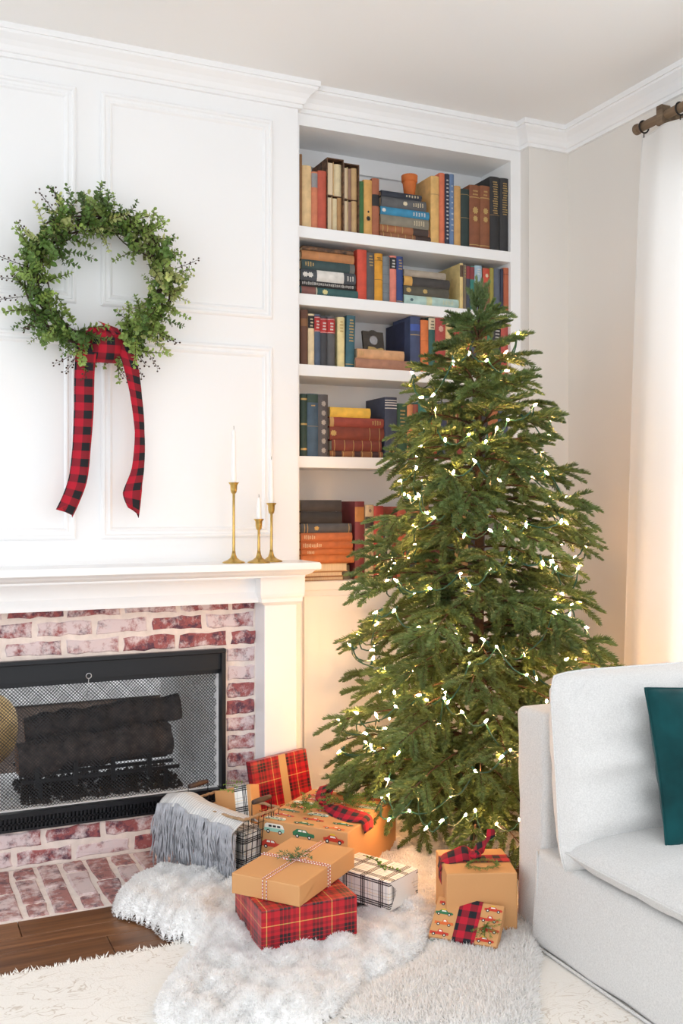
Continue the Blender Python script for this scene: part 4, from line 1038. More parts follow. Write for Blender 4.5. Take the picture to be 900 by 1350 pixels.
def poly_sd(x, y, poly):
    """signed distance to polygon (positive inside)"""
    p = np.array(poly); d = np.full(x.shape, 1e9); ins = np.zeros(x.shape, bool); m = len(p)
    for i in range(m):
        a, b_ = p[i], p[(i + 1) % m]; e_ = b_ - a; wx, wy = x - a[0], y - a[1]
        t = np.clip((wx * e_[0] + wy * e_[1]) / (e_ @ e_ + 1e-12), 0, 1)
        d = np.minimum(d, np.hypot(wx - e_[0] * t, wy - e_[1] * t))
        c1 = (a[1] <= y) != (b_[1] <= y)
        with np.errstate(divide='ignore', invalid='ignore'): xc = a[0] + (y - a[1]) / (b_[1] - a[1] + 1e-12) * e_[0]
        ins ^= c1 & (x < xc)
    return np.where(ins, d, -d)
def smooth_poly(pts, it=2):
    for _ in range(it):
        q = []
        for i in range(len(pts)):
            a, b_ = pts[i], pts[(i + 1) % len(pts)]
            q += [(a[0] * .75 + b_[0] * .25, a[1] * .75 + b_[1] * .25), (a[0] * .25 + b_[0] * .75, a[1] * .25 + b_[1] * .75)]
        pts = q
    return pts
def soft_sheet(root, poly, height, step, fm, tuft_n, tuft_len, tuft_w, spread, body='fleece', hair='pile', seed=1, z0=0.003, comb=(0, 0)):
    poly = smooth_poly(poly); p = np.array(poly); r = np.random.default_rng(seed)
    xs = np.arange(p[:, 0].min() - step, p[:, 0].max() + step, step); ys = np.arange(p[:, 1].min() - step, p[:, 1].max() + step, step)
    Xg, Yg = np.meshgrid(xs, ys); sd_ = poly_sd(Xg, Yg, poly); H = height(Xg, Yg, np.maximum(sd_, 0)) + z0
    keep = sd_ > -step * 0.3; idx = -np.ones(Xg.shape, int); idx[keep] = np.arange(keep.sum())
    H = np.where(sd_ > 0, H, z0)
    V = np.stack([Xg[keep], Yg[keep], H[keep]], 1)
    a, b_, c_, d_ = idx[:-1, :-1], idx[:-1, 1:], idx[1:, 1:], idx[1:, :-1]; ok = (a >= 0) & (b_ >= 0) & (c_ >= 0) & (d_ >= 0)
    F = np.stack([a[ok], b_[ok], c_[ok], d_[ok]], 1); org = np.array(root.location)
    link(body, npmesh(body, V - org, F, FURB, True), root)
    # pile
    n = tuft_n * 2; x = r.uniform(p[:, 0].min(), p[:, 0].max(), n * 2); y = r.uniform(p[:, 1].min(), p[:, 1].max(), n * 2); s_ = poly_sd(x, y, poly); k = s_ > 0.0
    x, y, s_ = x[k][:n], y[k][:n], s_[k][:n]; n = len(x); e_ = 0.006
    f = lambda X_, Y_: height(X_, Y_, np.maximum(poly_sd(X_, Y_, poly), 0)) + z0
    h0 = f(x, y); gx = (f(x + e_, y) - h0) / e_; gy = (f(x, y + e_) - h0) / e_
    N = norm(np.stack([-gx, -gy, np.ones(n)], 1))
    cl = np.stack([waves(x, y, seed + 5, 90), waves(x, y, seed + 6, 90), np.zeros(n)], 1) * spread * 0.55
    D = norm(N + r.normal(0, spread, (n, 3)) + cl + np.array([[comb[0], comb[1], 0]])); D[:, 2] = np.maximum(D[:, 2], 0.02); D = norm(D)
    W = norm(np.cross(D, r.normal(0, 1, (n, 3))))
    P = np.stack([x, y, h0 - 0.001], 1)
    V, F = spikes(P, D, W, r.uniform(0.6, 1.25, n) * tuft_len, np.full(n, tuft_w))
    tag(link(hair, npmesh(hair, V - org, F, fm), root), kind='stuff')
    return f
def zp(px, py, z=0.04):
    q = onZ(px, py, z); return (q.x, q.y)
# big white fleece throw spreading from the hearth under the gifts and up to the tree
tp = [zp(146, 1192), zp(156, 1166), zp(190, 1150), zp(232, 1138), zp(285, 1146), zp(330, 1140), zp(420, 1128), zp(480, 1092), zp(540, 1072), zp(600, 1058), zp(690, 1058), (2.12, 2.90), (1.95, 2.66), zp(640, 1118), zp(604, 1122), zp(590, 1160), zp(586, 1205), zp(572, 1238), zp(545, 1262), zp(505, 1285), zp(478, 1300), zp(440, 1330), zp(400, 1352), zp(330, 1365), zp(240, 1362), zp(204, 1340), zp(202, 1312), zp(222, 1280), zp(246, 1256), zp(262, 1240), zp(240, 1228), zp(214, 1222), zp(200, 1206), zp(176, 1200)]
def throw_h(x, y, s):
    edge = 1 - np.exp(-s / 0.022)
    f = 0.060 + 0.012 * waves(x * 1.0, y * 1.0, 3, 17) + 0.009 * waves(x, y, 4, 42) + 0.004 * waves(x, y, 9, 95)
    cold = np.exp(-(((x - 0.80) / 0.13) ** 2 + ((y - 2.72) / 0.30) ** 2))      # ridge trailing to the hearth
    f = f + 0.03 * cold
    bunch = np.exp(-(((x - 1.98) / 0.22) ** 2 + ((y - 2.93) / 0.20) ** 2)); f = f + 0.10 * bunch * (1 + 0.35 * waves(x, y, 6, 30))
    under = np.exp(-(((x - 1.03) / 0.20) ** 2 + ((y - 2.55) / 0.16) ** 2)) ; f = f * (1 - 0.22 * under)
    return np.maximum(f, 0.018) * edge
throw = thing('fur_throw', 'fluffy white faux fur throw spread under the gifts and tree', 'throw', (1.1, 2.6, 0))
throw_f = soft_sheet(throw, tp, throw_h, 0.011, FUR, 120000, 0.0100, 0.0017, 0.75, seed=3)
# sheepskin in front of the sofa
sp_ = [zp(566, 1232, .02), zp(640, 1222, .02), zp(690, 1192, .02), zp(706, 1214, .02), zp(712, 1262, .02), zp(704, 1310, .02), zp(715, 1352, .02), zp(640, 1372, .02), zp(520, 1366, .02), zp(440, 1356, .02), zp(470, 1310, .02), zp(520, 1285, .02), zp(560, 1262, .02)]
def skin_h(x, y, s): return (0.022 + 0.004 * waves(x, y, 14, 22)) * (1 - np.exp(-s / 0.015))
sk = thing('sheepskin_rug', 'white long-haired sheepskin lying in front of the sofa corner', 'sheepskin', (1.3, 2.1, RT))
soft_sheet(sk, sp_, skin_h, 0.014, fur_mat('sheepskin', (0.96, 0.955, 0.945)), 20000, 0.018, 0.0015, 0.6, body='hide', hair='wool', seed=8, z0=RT, comb=(-0.25, -0.3))

# ================================================================== GIFTS
BLKW, WHT, GRY, YEL = (0.012, 0.012, 0.014), (0.86, 0.85, 0.82), (0.34, 0.34, 0.35), (0.85, 0.60, 0.16)
R2, R3 = (0.52, 0.010, 0.022), (0.25, 0.006, 0.014)
st = [(0, R2), (0.07, BLKW), (0.16, R2), (0.185, BLKW), (0.275, R2), (0.30, BLKW), (0.39, R2), (0.47, R3), (0.55, R2), (0.66, YEL), (0.685, R2), (0.80, R3), (0.9, R2)]
TART = weave('red_tartan_paper', st, st, 0.092, 0.3)
DKG, LTG = (0.07, 0.07, 0.075), (0.45, 0.44, 0.43)
st2 = [(0, WHT), (0.10, DKG), (0.16, WHT), (0.19, DKG), (0.25, WHT), (0.28, DKG), (0.34, WHT), (0.50, LTG), (0.52, WHT), (0.62, YEL), (0.63, WHT), (0.76, LTG), (0.78, WHT)]
WHT2 = (1, 1, 1); st3 = [(p_, WHT2 if c_ == WHT else c_) for p_, c_ in st2]
BWP = weave('white_black_plaid_paper', st2, st3, 0.066, 0.45, mixf=1.0, blend='MULTIPLY')
BUFF2 = weave('buffalo_check_gift_ribbon', [(0, BLK), (0.5, RED)], [(0, RED), (0.5, BLK)], 0.042, 0.85, 0.3)
def gift_frame(corner, xdir, ydir):
    pass
def gift(name, c, w, d, h, rz, m, label, tilt=(0, 0), parts=True):
    """box with its base centre at c; wrapping with folded end flaps"""
    g = thing(name, label, 'gift', c, (tilt[0], tilt[1], rz), 'wrapped gifts on the floor')
    mb = MB(); mb.cbox((-w / 2, -d / 2, 0), (w / 2, d / 2, h), 0.003); obj('wrapped_box', mb, m, g)
    return g
def flap(g, w, d, h, m, side):
    """triangular end folds of the paper on one short end (side = +-1 on x) """
    mb = MB(); x = side * (w / 2 + 0.0008)
    mb.poly([(x, -d / 2 + 0.003, h - 0.003), (x, d / 2 - 0.003, h - 0.003), (x, 0.12 * d, h * 0.42), (x, -0.12 * d, h * 0.42)])
    mb.poly([(x + side * 0.0006, -d / 2 + 0.003, 0.003), (x + side * 0.0006, -0.25 * d, h * 0.62), (x + side * 0.0006, 0.25 * d, h * 0.62), (x + side * 0.0006, d / 2 - 0.003, 0.003)])
    obj('end_flap', mb, m, g)
def sprig_of(L, n, seed, m, nl=0.012):
    """small evergreen sprig: needles both sides of a stem along +x"""
    r = np.random.default_rng(seed); P = []; D = []
    t = np.linspace(0, 1, n); stem = np.stack([t * L, 0.006 * np.sin(t * 4 + seed), 0.004 + 0.006 * np.sin(t * 3)], 1)
    P = np.repeat(stem, 3, 0); k = len(P); a = r.uniform(0, 6.28, k)
    D = norm(np.stack([np.full(k, 0.7), np.cos(a), 0.7 * np.sin(a)], 1)); W = norm(np.cross(D, r.normal(0, 1, (k, 3))))
    V, F = spikes(P, D, W, r.uniform(0.7, 1.2, k) * nl, np.full(k, 0.0011)); V[:, 2] = np.maximum(V[:, 2], 0.0005)
    return npmesh('sprig', V, F, m)
CEDAR = mat('cedar_green', (0.13, 0.21, 0.035), 0.6, var=0.3, vscale=30, rand=0.25)
BOXW = mat('boxwood_green', (0.24, 0.42, 0.05), 0.5, rand=0.25)
CEDS = [sprig_of(0.07, 26, s_, CEDAR, 0.010) for s_ in (1, 2, 3)]
PINS = [sprig_of(0.05, 18, s_, mat('pine_sprig_green', (0.10, 0.17, 0.06), 0.55), 0.011) for s_ in (4, 5)]
def mean(pts): return sum((Vector(p) for p in pts), Vector((0, 0, 0))) / len(pts)
# kraft box with baker's twine, on the tartan box
q = [onZ(*p_, 0.222) for p_ in ((301, 1149), (386, 1104), (473, 1119), (390.5, 1167))]
cK = mean(q); rzK = math.atan2(q[3].y - q[0].y, q[3].x - q[0].x); wK, dK = 0.212, 0.325; hK = 0.056
q4 = [onZ(*p_, 0.165) for p_ in ((345.5, 1201.5), (470, 1180.5))]
rz4 = math.atan2(q4[1].y - q4[0].y, q4[1].x - q4[0].x); w4, d4, h4 = 0.272, 0.235, 0.105
m4 = (q4[0] + q4[1]) / 2 + Vector((-math.sin(rz4), math.cos(rz4), 0)) * d4 / 2
g4 = gift('tartan_gift', (m4.x, m4.y, 0.060), w4, d4, h4, rz4, TART, 'red tartan gift box under the flat kraft paper gift'); flap(g4, w4, d4, h4, TART, 1)
g3 = gift('kraft_gift', (cK.x, cK.y, 0.1655), wK, dK, hK, rzK, KRAFT, 'flat kraft paper gift tied with red and white twine'); flap(g3, wK, dK, hK, KRAFT, 1)
TW = weave('bakers_twine', [(0, (0.85, 0.84, 0.82))], [(0, (0.55, 0.02, 0.03)), (0.5, (0.88, 0.86, 0.84))], 0.009, 0.9, mixf=0.85)
def loop_twine(w, d, h, along, offs):
    mb = MB(); e_ = 0.002
    for o_ in offs:
        if along == 'x': pts = [(-w / 2 - e_, o_, 0), (-w / 2 - e_, o_, h + e_), (w / 2 + e_, o_, h + e_), (w / 2 + e_, o_, 0)]
        else: pts = [(o_, -d / 2 - e_, 0), (o_, -d / 2 - e_, h + e_), (o_, d / 2 + e_, h + e_), (o_, d / 2 + e_, 0)]
        P_ = []
        for a, b_ in zip(pts, pts[1:]):
            for k in range(12): P_.append(Vector(a).lerp(Vector(b_), k / 12))
        P_.append(Vector(pts[-1])); mb.tube(P_, 0.0013, 5)
    return mb
for al in 'xy':
    for o_ in (-0.006, 0.006): obj('twine', loop_twine(wK, dK, hK, al, (o_,)), TW, g3)
mb = MB()
for s_ in (-1, 1):
    mb.tube([(0.032 * s_ * math.sin(t_) , 0.02 * math.sin(2 * t_) + 0.004 * s_, hK + 0.004 + 0.004 * math.sin(t_)) for t_ in np.linspace(0, PI, 14)], 0.0013, 5)
obj('twine_bow', mb, TW, g3)
for a in (0.1, 0.9, 2.2, 3.0, 3.9, 5.3): link('pine_sprig', PINS[int(a * 10) % 2], g3, (0, 0, hK + 0.004), (0, -0.1, a - rzK), (1,) * 3)
# white and black plaid box
q = [onZ(*p_, 0.145) for p_ in ((440, 1141.5), (467, 1120.5), (543.5, 1144.5), (521, 1165.5))]
c5 = mean(q); rz5 = math.atan2(q[3].y - q[0].y, q[3].x - q[0].x)
g5 = gift('plaid_gift', (c5.x, c5.y, 0.060), 0.222, 0.145, 0.085, rz5, BWP, 'white gift box with black plaid paper and a green sprig'); flap(g5, 0.222, 0.145, 0.085, BWP, 1)
bsp = [sprig_mesh(0.085, 6, 0.013, BOXW, 90 + k, droop=0.4) for k in range(2)]
for k, (x_, y_, a) in enumerate(((-0.075, 0.045, 0.1), (-0.02, 0.035, -0.35), (0.02, 0.01, 0.3))): link('boxwood_sprig', bsp[k % 2], g5, (x_, y_, 0.0905), (PI / 2, 0.3, a - PI / 2 + PI), (1,) * 3)
# kraft cube with plaid bow
q6 = [onZ(*p_, 0.2) for p_ in ((594, 1152), (688, 1150))]; rz6 = math.atan2(q6[1].y - q6[0].y, q6[1].x - q6[0].x)
w6, d6, h6 = 0.198, 0.195, 0.160
m6 = (q6[0] + q6[1]) / 2 + Vector((-math.sin(rz6), math.cos(rz6), 0)) * d6 / 2
m6 += Vector((-0.012, 0.004, 0))
g6 = gift('kraft_gift', (m6.x, m6.y, 0.040), w6, d6, h6, rz6, KRAFT, 'kraft paper cube gift with plaid bow beside the sofa'); flap(g6, w6, d6, h6, KRAFT, -1)
def band(w, d, h, along, off, hw, m, parent, e_=0.0012):
    if along == 'x': pts = [(-w / 2 - e_, off, 0.001), (-w / 2 - e_, off, h + e_), (w / 2 + e_, off, h + e_), (w / 2 + e_, off, 0.001)]; wv = Vector((0, 1, 0))
    else: pts = [(off, -d / 2 - e_, 0.001), (off, -d / 2 - e_, h + e_), (off, d / 2 + e_, h + e_), (off, d / 2 + e_, 0.001)]; wv = Vector((1, 0, 0))
    mb = MB(); mb.strip([Vector(p_) for p_ in pts], [wv] * 4, hw); mb.sm = [False] * len(mb.sm)
    return obj('ribbon_band', mb, m, parent)
band(w6, d6, h6, 'x', 0.012, 0.030, BUFF2, g6)
Z = Vector((0, 0, 1)); Yv = Vector((0, 1, 0))
ribbon('ribbon_tail', [(-0.005, 0.012, h6 + 0.008), (0.012, 0.02, h6 + 0.024), (0.030, 0.03, h6 + 0.030), (0.050, 0.035, h6 + 0.050), (0.052, 0.035, h6 + 0.078)], [Yv + Z, Yv + Z * 1.2, Yv * 0.6 + Z, X * 0.8 + Z * 0.3, X], [0.016, 0.02, 0.016, 0.015, 0.010], g6, BUFF2, notch=False)
ribbon('ribbon_tail', [(0.0, 0.012, h6 + 0.008), (-0.03, 0.004, h6 + 0.020), (-0.06, 0.0, h6 + 0.014), (-0.094, -0.002, h6 + 0.003), (-0.106, -0.004, h6 - 0.02)], [Yv + Z * .4, Yv + Z, Yv + Z * .6, Yv + Z * .3, Yv], 0.024, g6, BUFF2, notch=False)
bm = bmesh.new(); bmesh.ops.create_icosphere(bm, subdivisions=2, radius=0.017); mb = MB(); mb.smooth = True; mb.addbm(bm, Matrix.Translation((0, 0.012, h6 + 0.012)) @ Matrix.Diagonal((1.2, 1.3, 0.8, 1))); obj('ribbon_knot', mb, BUFF2, g6)
for k in range(16):
    a = 2 * PI * k / 16; link('cedar_sprig', CEDS[k % 3], g6, (0.012 + 0.042 * math.cos(a), -0.048 + 0.030 * math.sin(a), h6 + 0.003), (0, 0, a + PI / 2 + 0.3), (0.55,) * 3)
# printed cars
CARM = [mat('print_red', srgb(196, 56, 40), 0.5), mat('print_aqua', srgb(150, 200, 182), 0.5), mat('print_green', srgb(40, 112, 74), 0.5), mat('print_orange', srgb(214, 104, 48), 0.5), mat('print_white', srgb(236, 232, 222), 0.5), mat('print_black', srgb(36, 34, 34), 0.5), mat('print_yellow', srgb(214, 176, 50), 0.5)]
def car_mesh(kind, ci):
    mb = MB(); z = 0.0004
    def pg(pts, m, dz=0.0):
        mb.cur = m; mb.poly([(x_, y_, z + dz) for x_, y_ in pts])
    def disc(x_, y_, r_, m, dz): pg([(x_ + r_ * math.cos(a), y_ + r_ * math.sin(a)) for a in np.linspace(0, 2 * PI, 13)[:-1]], m, dz)
    if kind == 0:      # camper van
        pg([(-.024, .003), (.024, .003), (.026, .006), (.026, .011), (-.025, .011), (-.026, .006)], ci)
        pg([(-.025, .011), (.026, .011), (.022, .019), (.016, .021), (-.018, .021), (-.024, .018)], 4)
        for x_ in (-.014, -.003, .008): pg([(x_, .013), (x_ + .008, .013), (x_ + .008, .0175), (x_, .0175)], 5, .0002)
    elif kind == 1:    # pickup truck
        pg([(-.026, .003), (.026, .003), (.027, .007), (.025, .011), (.010, .012), (.006, .019), (-.004, .019), (-.006, .011), (-.026, .012)], ci)
        pg([(-.002, .012), (.007, .012), (.004, .017), (-.002, .017)], 4, .0002)
    elif kind == 2:    # wagon
        pg([(-.026, .003), (.026, .003), (.028, .007), (.026, .011), (.012, .0125), (.006, .018), (-.016, .018), (-.024, .0125), (-.027, .010)], ci)
        pg([(-.013, .0125), (-.004, .0125), (-.004, .0165), (-.012, .0165)], 4, .0002); pg([(-.002, .0125), (.008, .0125), (.005, .0165), (-.002, .0165)], 4, .0002)
    else:              # saloon with something yellow on top
        pg([(-.024, .003), (.024, .003), (.026, .007), (.022, .010), (.010, .011), (.005, .016), (-.010, .016), (-.016, .011), (-.025, .010)], ci)
        pg([(-.010, .016), (.005, .016), (.002, .020), (-.007, .020)], 6)
        pg([(-.008, .011), (.006, .011), (.003, .0145), (-.007, .0145)], 4, .0002)
    for x_ in (-.015, .015): disc(x_, .003, .0046, 5, .0003); disc(x_, .003, .0022, 4, .0005)
    return mb.mesh('printed_car', CARM)
CARS = [car_mesh(0, 1), car_mesh(1, 0), car_mesh(2, 2), car_mesh(2, 0), car_mesh(3, 2), car_mesh(0, 1), car_mesh(1, 3), car_mesh(3, 0)]
def cars_on(g, w, d, h, sc, seed, faces=('top', 'front', 'left')):
    r = random.Random(seed); st_x, st_y = 0.060 * sc, 0.030 * sc
    def grid(W_, H_):
        nx, ny = max(1, int(W_ / st_x)), max(1, int(H_ / st_y))
        for j in range(ny):
            for i in range(nx):
                x_ = -W_ / 2 + W_ * (i + 0.5) / nx + (0.003 * sc if j % 2 else -0.003 * sc); y_ = -H_ / 2 + H_ * (j + 0.5) / ny - 0.010 * sc
                if abs(x_) + 0.0275 * sc < W_ / 2 and -H_ / 2 < y_ and y_ + 0.021 * sc < H_ / 2: yield x_, y_, (i * 3 + j * 5 + r.randrange(3)) % 8
    k = 0
    for f_ in faces:
        if f_ == 'top':
            for x_, y_, c_ in grid(w, d): link('printed_car', CARS[c_], g, (x_, y_, h), (0, 0, 0), (sc,) * 3)
        elif f_ == 'front':
            for x_, y_, c_ in grid(w, h): link('printed_car', CARS[c_], g, (x_, -d / 2, h / 2 + y_), (PI / 2, 0, 0), (sc,) * 3)
        elif f_ == 'left':
            for x_, y_, c_ in grid(d, h): link('printed_car', CARS[c_], g, (-w / 2, -x_, h / 2 + y_), (PI / 2, 0, -PI / 2), (sc,) * 3)
# big car-print gift behind the kraft box
q = [onZ(*p_, 0.235) for p_ in ((339, 1081), (394.5, 1027), (508, 1048), (466, 1102))]
c2 = mean(q) + Vector((0.015, -0.01, 0)); rz2 = math.atan2(q[3].y - q[0].y, q[3].x - q[0].x)
w2, d2, h2 = 0.315, 0.37, 0.195
g2 = gift('car_print_gift', (c2.x, c2.y, 0.030), w2, d2, h2, rz2, KRAFT, 'large gift in car print paper with plaid ribbon and cedar'); cars_on(g2, w2, d2, h2, 1.42, 4)
ribbon('ribbon_band', [(-0.075, 0.165, h2 + 0.030), (-0.060, 0.12, h2 + 0.026), (-0.045, 0.055, h2 + 0.014), (-0.01, 0.0, h2 + 0.012), (0.05, -0.045, h2 + 0.012), (0.11, -0.06, h2 + 0.010), (0.158, -0.055, h2 + 0.006), (0.168, -0.055, h2 - 0.03)], [X * .6 + Z * .8, X + Z, X + Z * .4 + Yv * .5, X * .4 + Yv, Yv + Z * .5, Yv + Z * .3, Yv, Yv], [0.028, 0.030, 0.024, 0.018, 0.030, 0.036, 0.036, 0.034], g2, BUFF2, notch=False)
ribbon('ribbon_band', [(-0.10, 0.17, h2 + 0.02), (-0.085, 0.12, h2 + 0.034), (-0.06, 0.05, h2 + 0.018), (-0.02, 0.0, h2 + 0.014)], [Yv * .4 + X, X + Z * .5, X + Z * .3, X], [0.012, 0.020, 0.020, 0.016], g2, BUFF2, notch=False)
random.seed(5)
for k in range(26):
    sgn = 1 if k % 2 else -1; bx, by = ((-0.055, -0.05) if sgn < 0 else (0.035, 0.055))
    link('cedar_sprig', CEDS[k % 3], g2, (bx + random.uniform(-.03, .03), by + random.uniform(-.02, .02), h2 + 0.004 + random.uniform(0, 0.012)), (random.uniform(-.2, .2), random.uniform(-0.35, 0.05), random.uniform(0, 6.28)), (random.uniform(0.8, 1.2),) * 3)
# small car-print gift leaning on the kraft cube
A, B, Cc, Dd = [onZ(*p_, z_) for p_, z_ in (((561, 1233), .052), ((657, 1249), .052), ((662, 1214), .105), ((571, 1186), .105))]
ux = (B - A); w7 = 0.188; ux.normalize(); uy = ((Dd - A) + (Cc - B)) / 2; uy = (uy - ux * uy.dot(ux)); uy.normalize(); uz = ux.cross(uy)
M7 = Matrix((ux, uy, uz)).transposed()
d7, h7 = 0.125, 0.032; c7 = (A + B) / 2 + uy * d7 / 2 - uz * h7
g7 = gift('car_print_gift', c7, w7, d7, h7, 0, KRAFT, 'small flat car print gift with wide plaid ribbon leaning forward'); g7.rotation_euler = M7.to_euler()
cars_on(g7, w7, d7, h7, 1.0, 9, ('top', 'front'))
band(w7, d7, h7, 'y', 0.003, 0.031, BUFF2, g7)
for k in range(7): link('cedar_sprig', CEDS[k % 3], g7, (0.055, -0.01, h7 + 0.002), (0, -0.15, -2.4 + k * 0.5), (0.6,) * 3)
for k in range(2): link('boxwood_sprig', bsp[k], g7, (0.05 + 0.01 * k, 0.0, h7 + 0.006), (PI / 2, 0, 0.3 - 0.5 * k), (0.55,) * 3)
# red tartan gift standing behind, leaning on the pilaster
a_, b_ = onY(330, 1012, 3.28), onY(407, 986, 3.33); a_.z = 0; b_.z = 0
rz1 = math.atan2(b_.y - a_.y, b_.x - a_.x)
g1 = gift('tartan_gift', (1.285, 3.300, 0.004), 0.225, 0.038, 0.325, 0.10, TART, 'flat red tartan gift standing against the white pilaster', tilt=(-0.13, -0.10))
mb = MB(); mb.strip([(0.012, -0.0195, 0.0), (0.012, -0.0195, 0.3255)], [X, X], 0.014); obj('ribbon_band', mb, mat('gold_ribbon', (0.62, 0.36, 0.14), 0.5), g1)

# ================================================================== BASKET with a fringed throw
bz = 0.255
qA, qB, qC, qD = [onZ(*p_, bz) for p_ in ((240, 1056), (282, 1041), (361, 1060), (327, 1079))]
bc_ = mean((qA, qB, qC, qD)); rzb = math.atan2(qD.y - qA.y, qD.x - qA.x); wb, db = 0.285, 0.165
hb = 0.235
bk = thing('wire_basket', 'black wire basket with rope rim and wooden handles on the hearth', 'basket', (bc_.x, bc_.y, 0.012), (0, 0, rzb))
WIRE = mat('black_wire', (0.02, 0.02, 0.022), 0.45, 0.7)
def bpt(u, v, z): # u,v in -1..1, taper to base
    k = 0.82 + 0.18 * z / hb; return Vector((u * wb / 2 * k, v * db / 2 * k, z))
for face in range(4):
    mb = MB(); nl = 12 if face % 2 == 0 else 7
    def fp(t_, z): return [bpt(t_, -1, z), bpt(1, t_, z), bpt(t_, 1, z), bpt(-1, t_, z)][face]
    for i in range(nl + 1): t_ = -1 + 2 * i / nl; mb.tube([fp(t_, 0.0), fp(t_, hb)], 0.0011, 4)
    for j in range(9): mb.tube([fp(-1, hb * j / 9), fp(1, hb * j / 9)], 0.0011, 4)
    obj('wire_side', mb, WIRE, bk)
mb = MB()
for i in range(9): t_ = -1 + 2 * i / 8; mb.tube([bpt(t_, -1, 0), bpt(t_, 1, 0)], 0.0011, 4)
obj('wire_base', mb, WIRE, bk)
mb = MB(); cr = [bpt(-1, -1, hb), bpt(1, -1, hb), bpt(1, 1, hb), bpt(-1, 1, hb)]; pts = []
for a, b_ in zip(cr, cr[1:] + cr[:1]):
    for k in range(14): pts.append(a.lerp(b_, k / 14) + Vector((0, 0, 0.002 * math.sin(k * 2.6))))
mb.tube(pts, 0.0048, 7, closed=True); obj('rope_rim', mb, mat('jute_rope', (0.42, 0.27, 0.15), 0.9, var=0.35, vscale=120, bump=0.8, bscale=300), bk)
WGR = mat('dark_wood_grip', (0.06, 0.032, 0.022), 0.5)
for sx in (-1, 1):
    x_ = sx * wb / 2; mb = MB(); mb.tube([(x_, -0.045, hb - 0.02), (x_, -0.045, hb + 0.045), (x_, 0.045, hb + 0.045), (x_, 0.045, hb - 0.02)], 0.0017, 5); hd = obj('handle_wire', mb, WIRE, bk)
    mb = MB(); mb.tube([(x_, -0.040, hb + 0.045), (x_, -0.02, hb + 0.045), (x_, 0.02, hb + 0.045), (x_, 0.040, hb + 0.045)], [0.007, 0.0085, 0.0085, 0.007], 10); obj('grip', mb, WGR, hd)
# gifts in the basket
def in_basket(x_, y_, z_): 
    M_ = Matrix.Translation(bk.location) @ Matrix.Rotation(rzb, 4, 'Z'); return M_ @ Vector((x_, y_, z_))
gb = gift('kraft_gift', in_basket(0.01, 0.045, 0.125), 0.15, 0.05, 0.155, rzb + 0.15, KRAFT, 'kraft gift with black and white plaid ribbon in the basket', tilt=(-0.25, -0.3))
mb = MB(); e_ = 0.0012
for yy_ in (-1, 1): mb.strip([(0.035, yy_ * (0.025 + e_), 0.0), (0.035, yy_ * (0.025 + e_), 0.155 + e_)], [X, X], 0.026)
mb.strip([(0.035, -0.025 - e_, 0.155 + e_), (0.035, 0.025 + e_, 0.155 + e_)], [X, X], 0.026); obj('ribbon_band', mb, BWP, gb)
for k in range(3): link('boxwood_sprig', bsp[k % 2], gb, (0.02 + 0.02 * k, -0.03, 0.14 + 0.01 * k), (1.2, 0.4, -1.4 + 0.2 * k), (0.7,) * 3)
gift('plaid_gift', in_basket(0.085, -0.01, 0.012), 0.085, 0.10, 0.17, rzb, BWP, 'black and white plaid gift showing through the basket wires')
gift('kraft_gift', in_basket(-0.075, 0.03, 0.012), 0.09, 0.07, 0.20, rzb, KRAFT, 'plain kraft gift at the back end of the basket')
# throw draped over the long front side of the basket
WOOL = weave('herringbone_wool', [(0, (0.72, 0.71, 0.69)), (0.5, (0.42, 0.42, 0.43))], [(0, (0.74, 0.73, 0.70)), (0.5, (0.46, 0.46, 0.47))], 0.008, 0.95)
YARN = mat('grey_yarn', (0.46, 0.47, 0.51), 0.95, var=0.3, vscale=40)
th = thing('fringed_throw', 'grey woven throw with long fringe hanging over the wire basket', 'throw', (bk.location.x, bk.location.y, 0.012), (0, 0, rzb))
def drape(t_, s_):          # t_ along basket (-1..1), s_ = 0 inside .. 1 at the fringe line
    x_ = t_ * 0.178 - 0.045
    prof = [(-0.005, hb - 0.020), (-0.035, hb + 0.004), (-0.072, hb + 0.010), (-0.096, hb + 0.000), (-0.106, hb - 0.012), (-0.111, hb - 0.024)]
    k = s_ * (len(prof) - 1); i = min(int(k), len(prof) - 2); f_ = k - i
    y_ = prof[i][0] * (1 - f_) + prof[i + 1][0] * f_; z_ = prof[i][1] * (1 - f_) + prof[i + 1][1] * f_
    w_ = 0.006 * math.sin(t_ * 11) * s_ + 0.004 * math.sin(t_ * 23 + 1) * s_
    hump = 0.020 * math.exp(-((t_ + 0.55) / 0.35) ** 2) - 0.016 * max(0, t_) * (1 - abs(s_ - 0.5))
    return Vector((x_ + 0.01 * math.sin(s_ * 3), y_ + w_, z_ + hump))
mb = MB(); mb.smooth = True; nu, nv = 44, 22
for i in range(nu + 1):
    for j in range(nv + 1): mb.v.append(tuple(drape(-1 + 2 * i / nu, j / nv)))
for i in range(nu):
    for j in range(nv):
        a = i * (nv + 1) + j; mb.face((a, a + nv + 1, a + nv + 2, a + 1), [(i * .007, j * .01), ((i + 1) * .007, j * .01), ((i + 1) * .007, (j + 1) * .01), (i * .007, (j + 1) * .01)])
o = obj('woven_cloth', mb, WOOL, th); md = o.modifiers.new('t', 'SOLIDIFY'); md.thickness = 0.004
mb = MB(); r = random.Random(3)
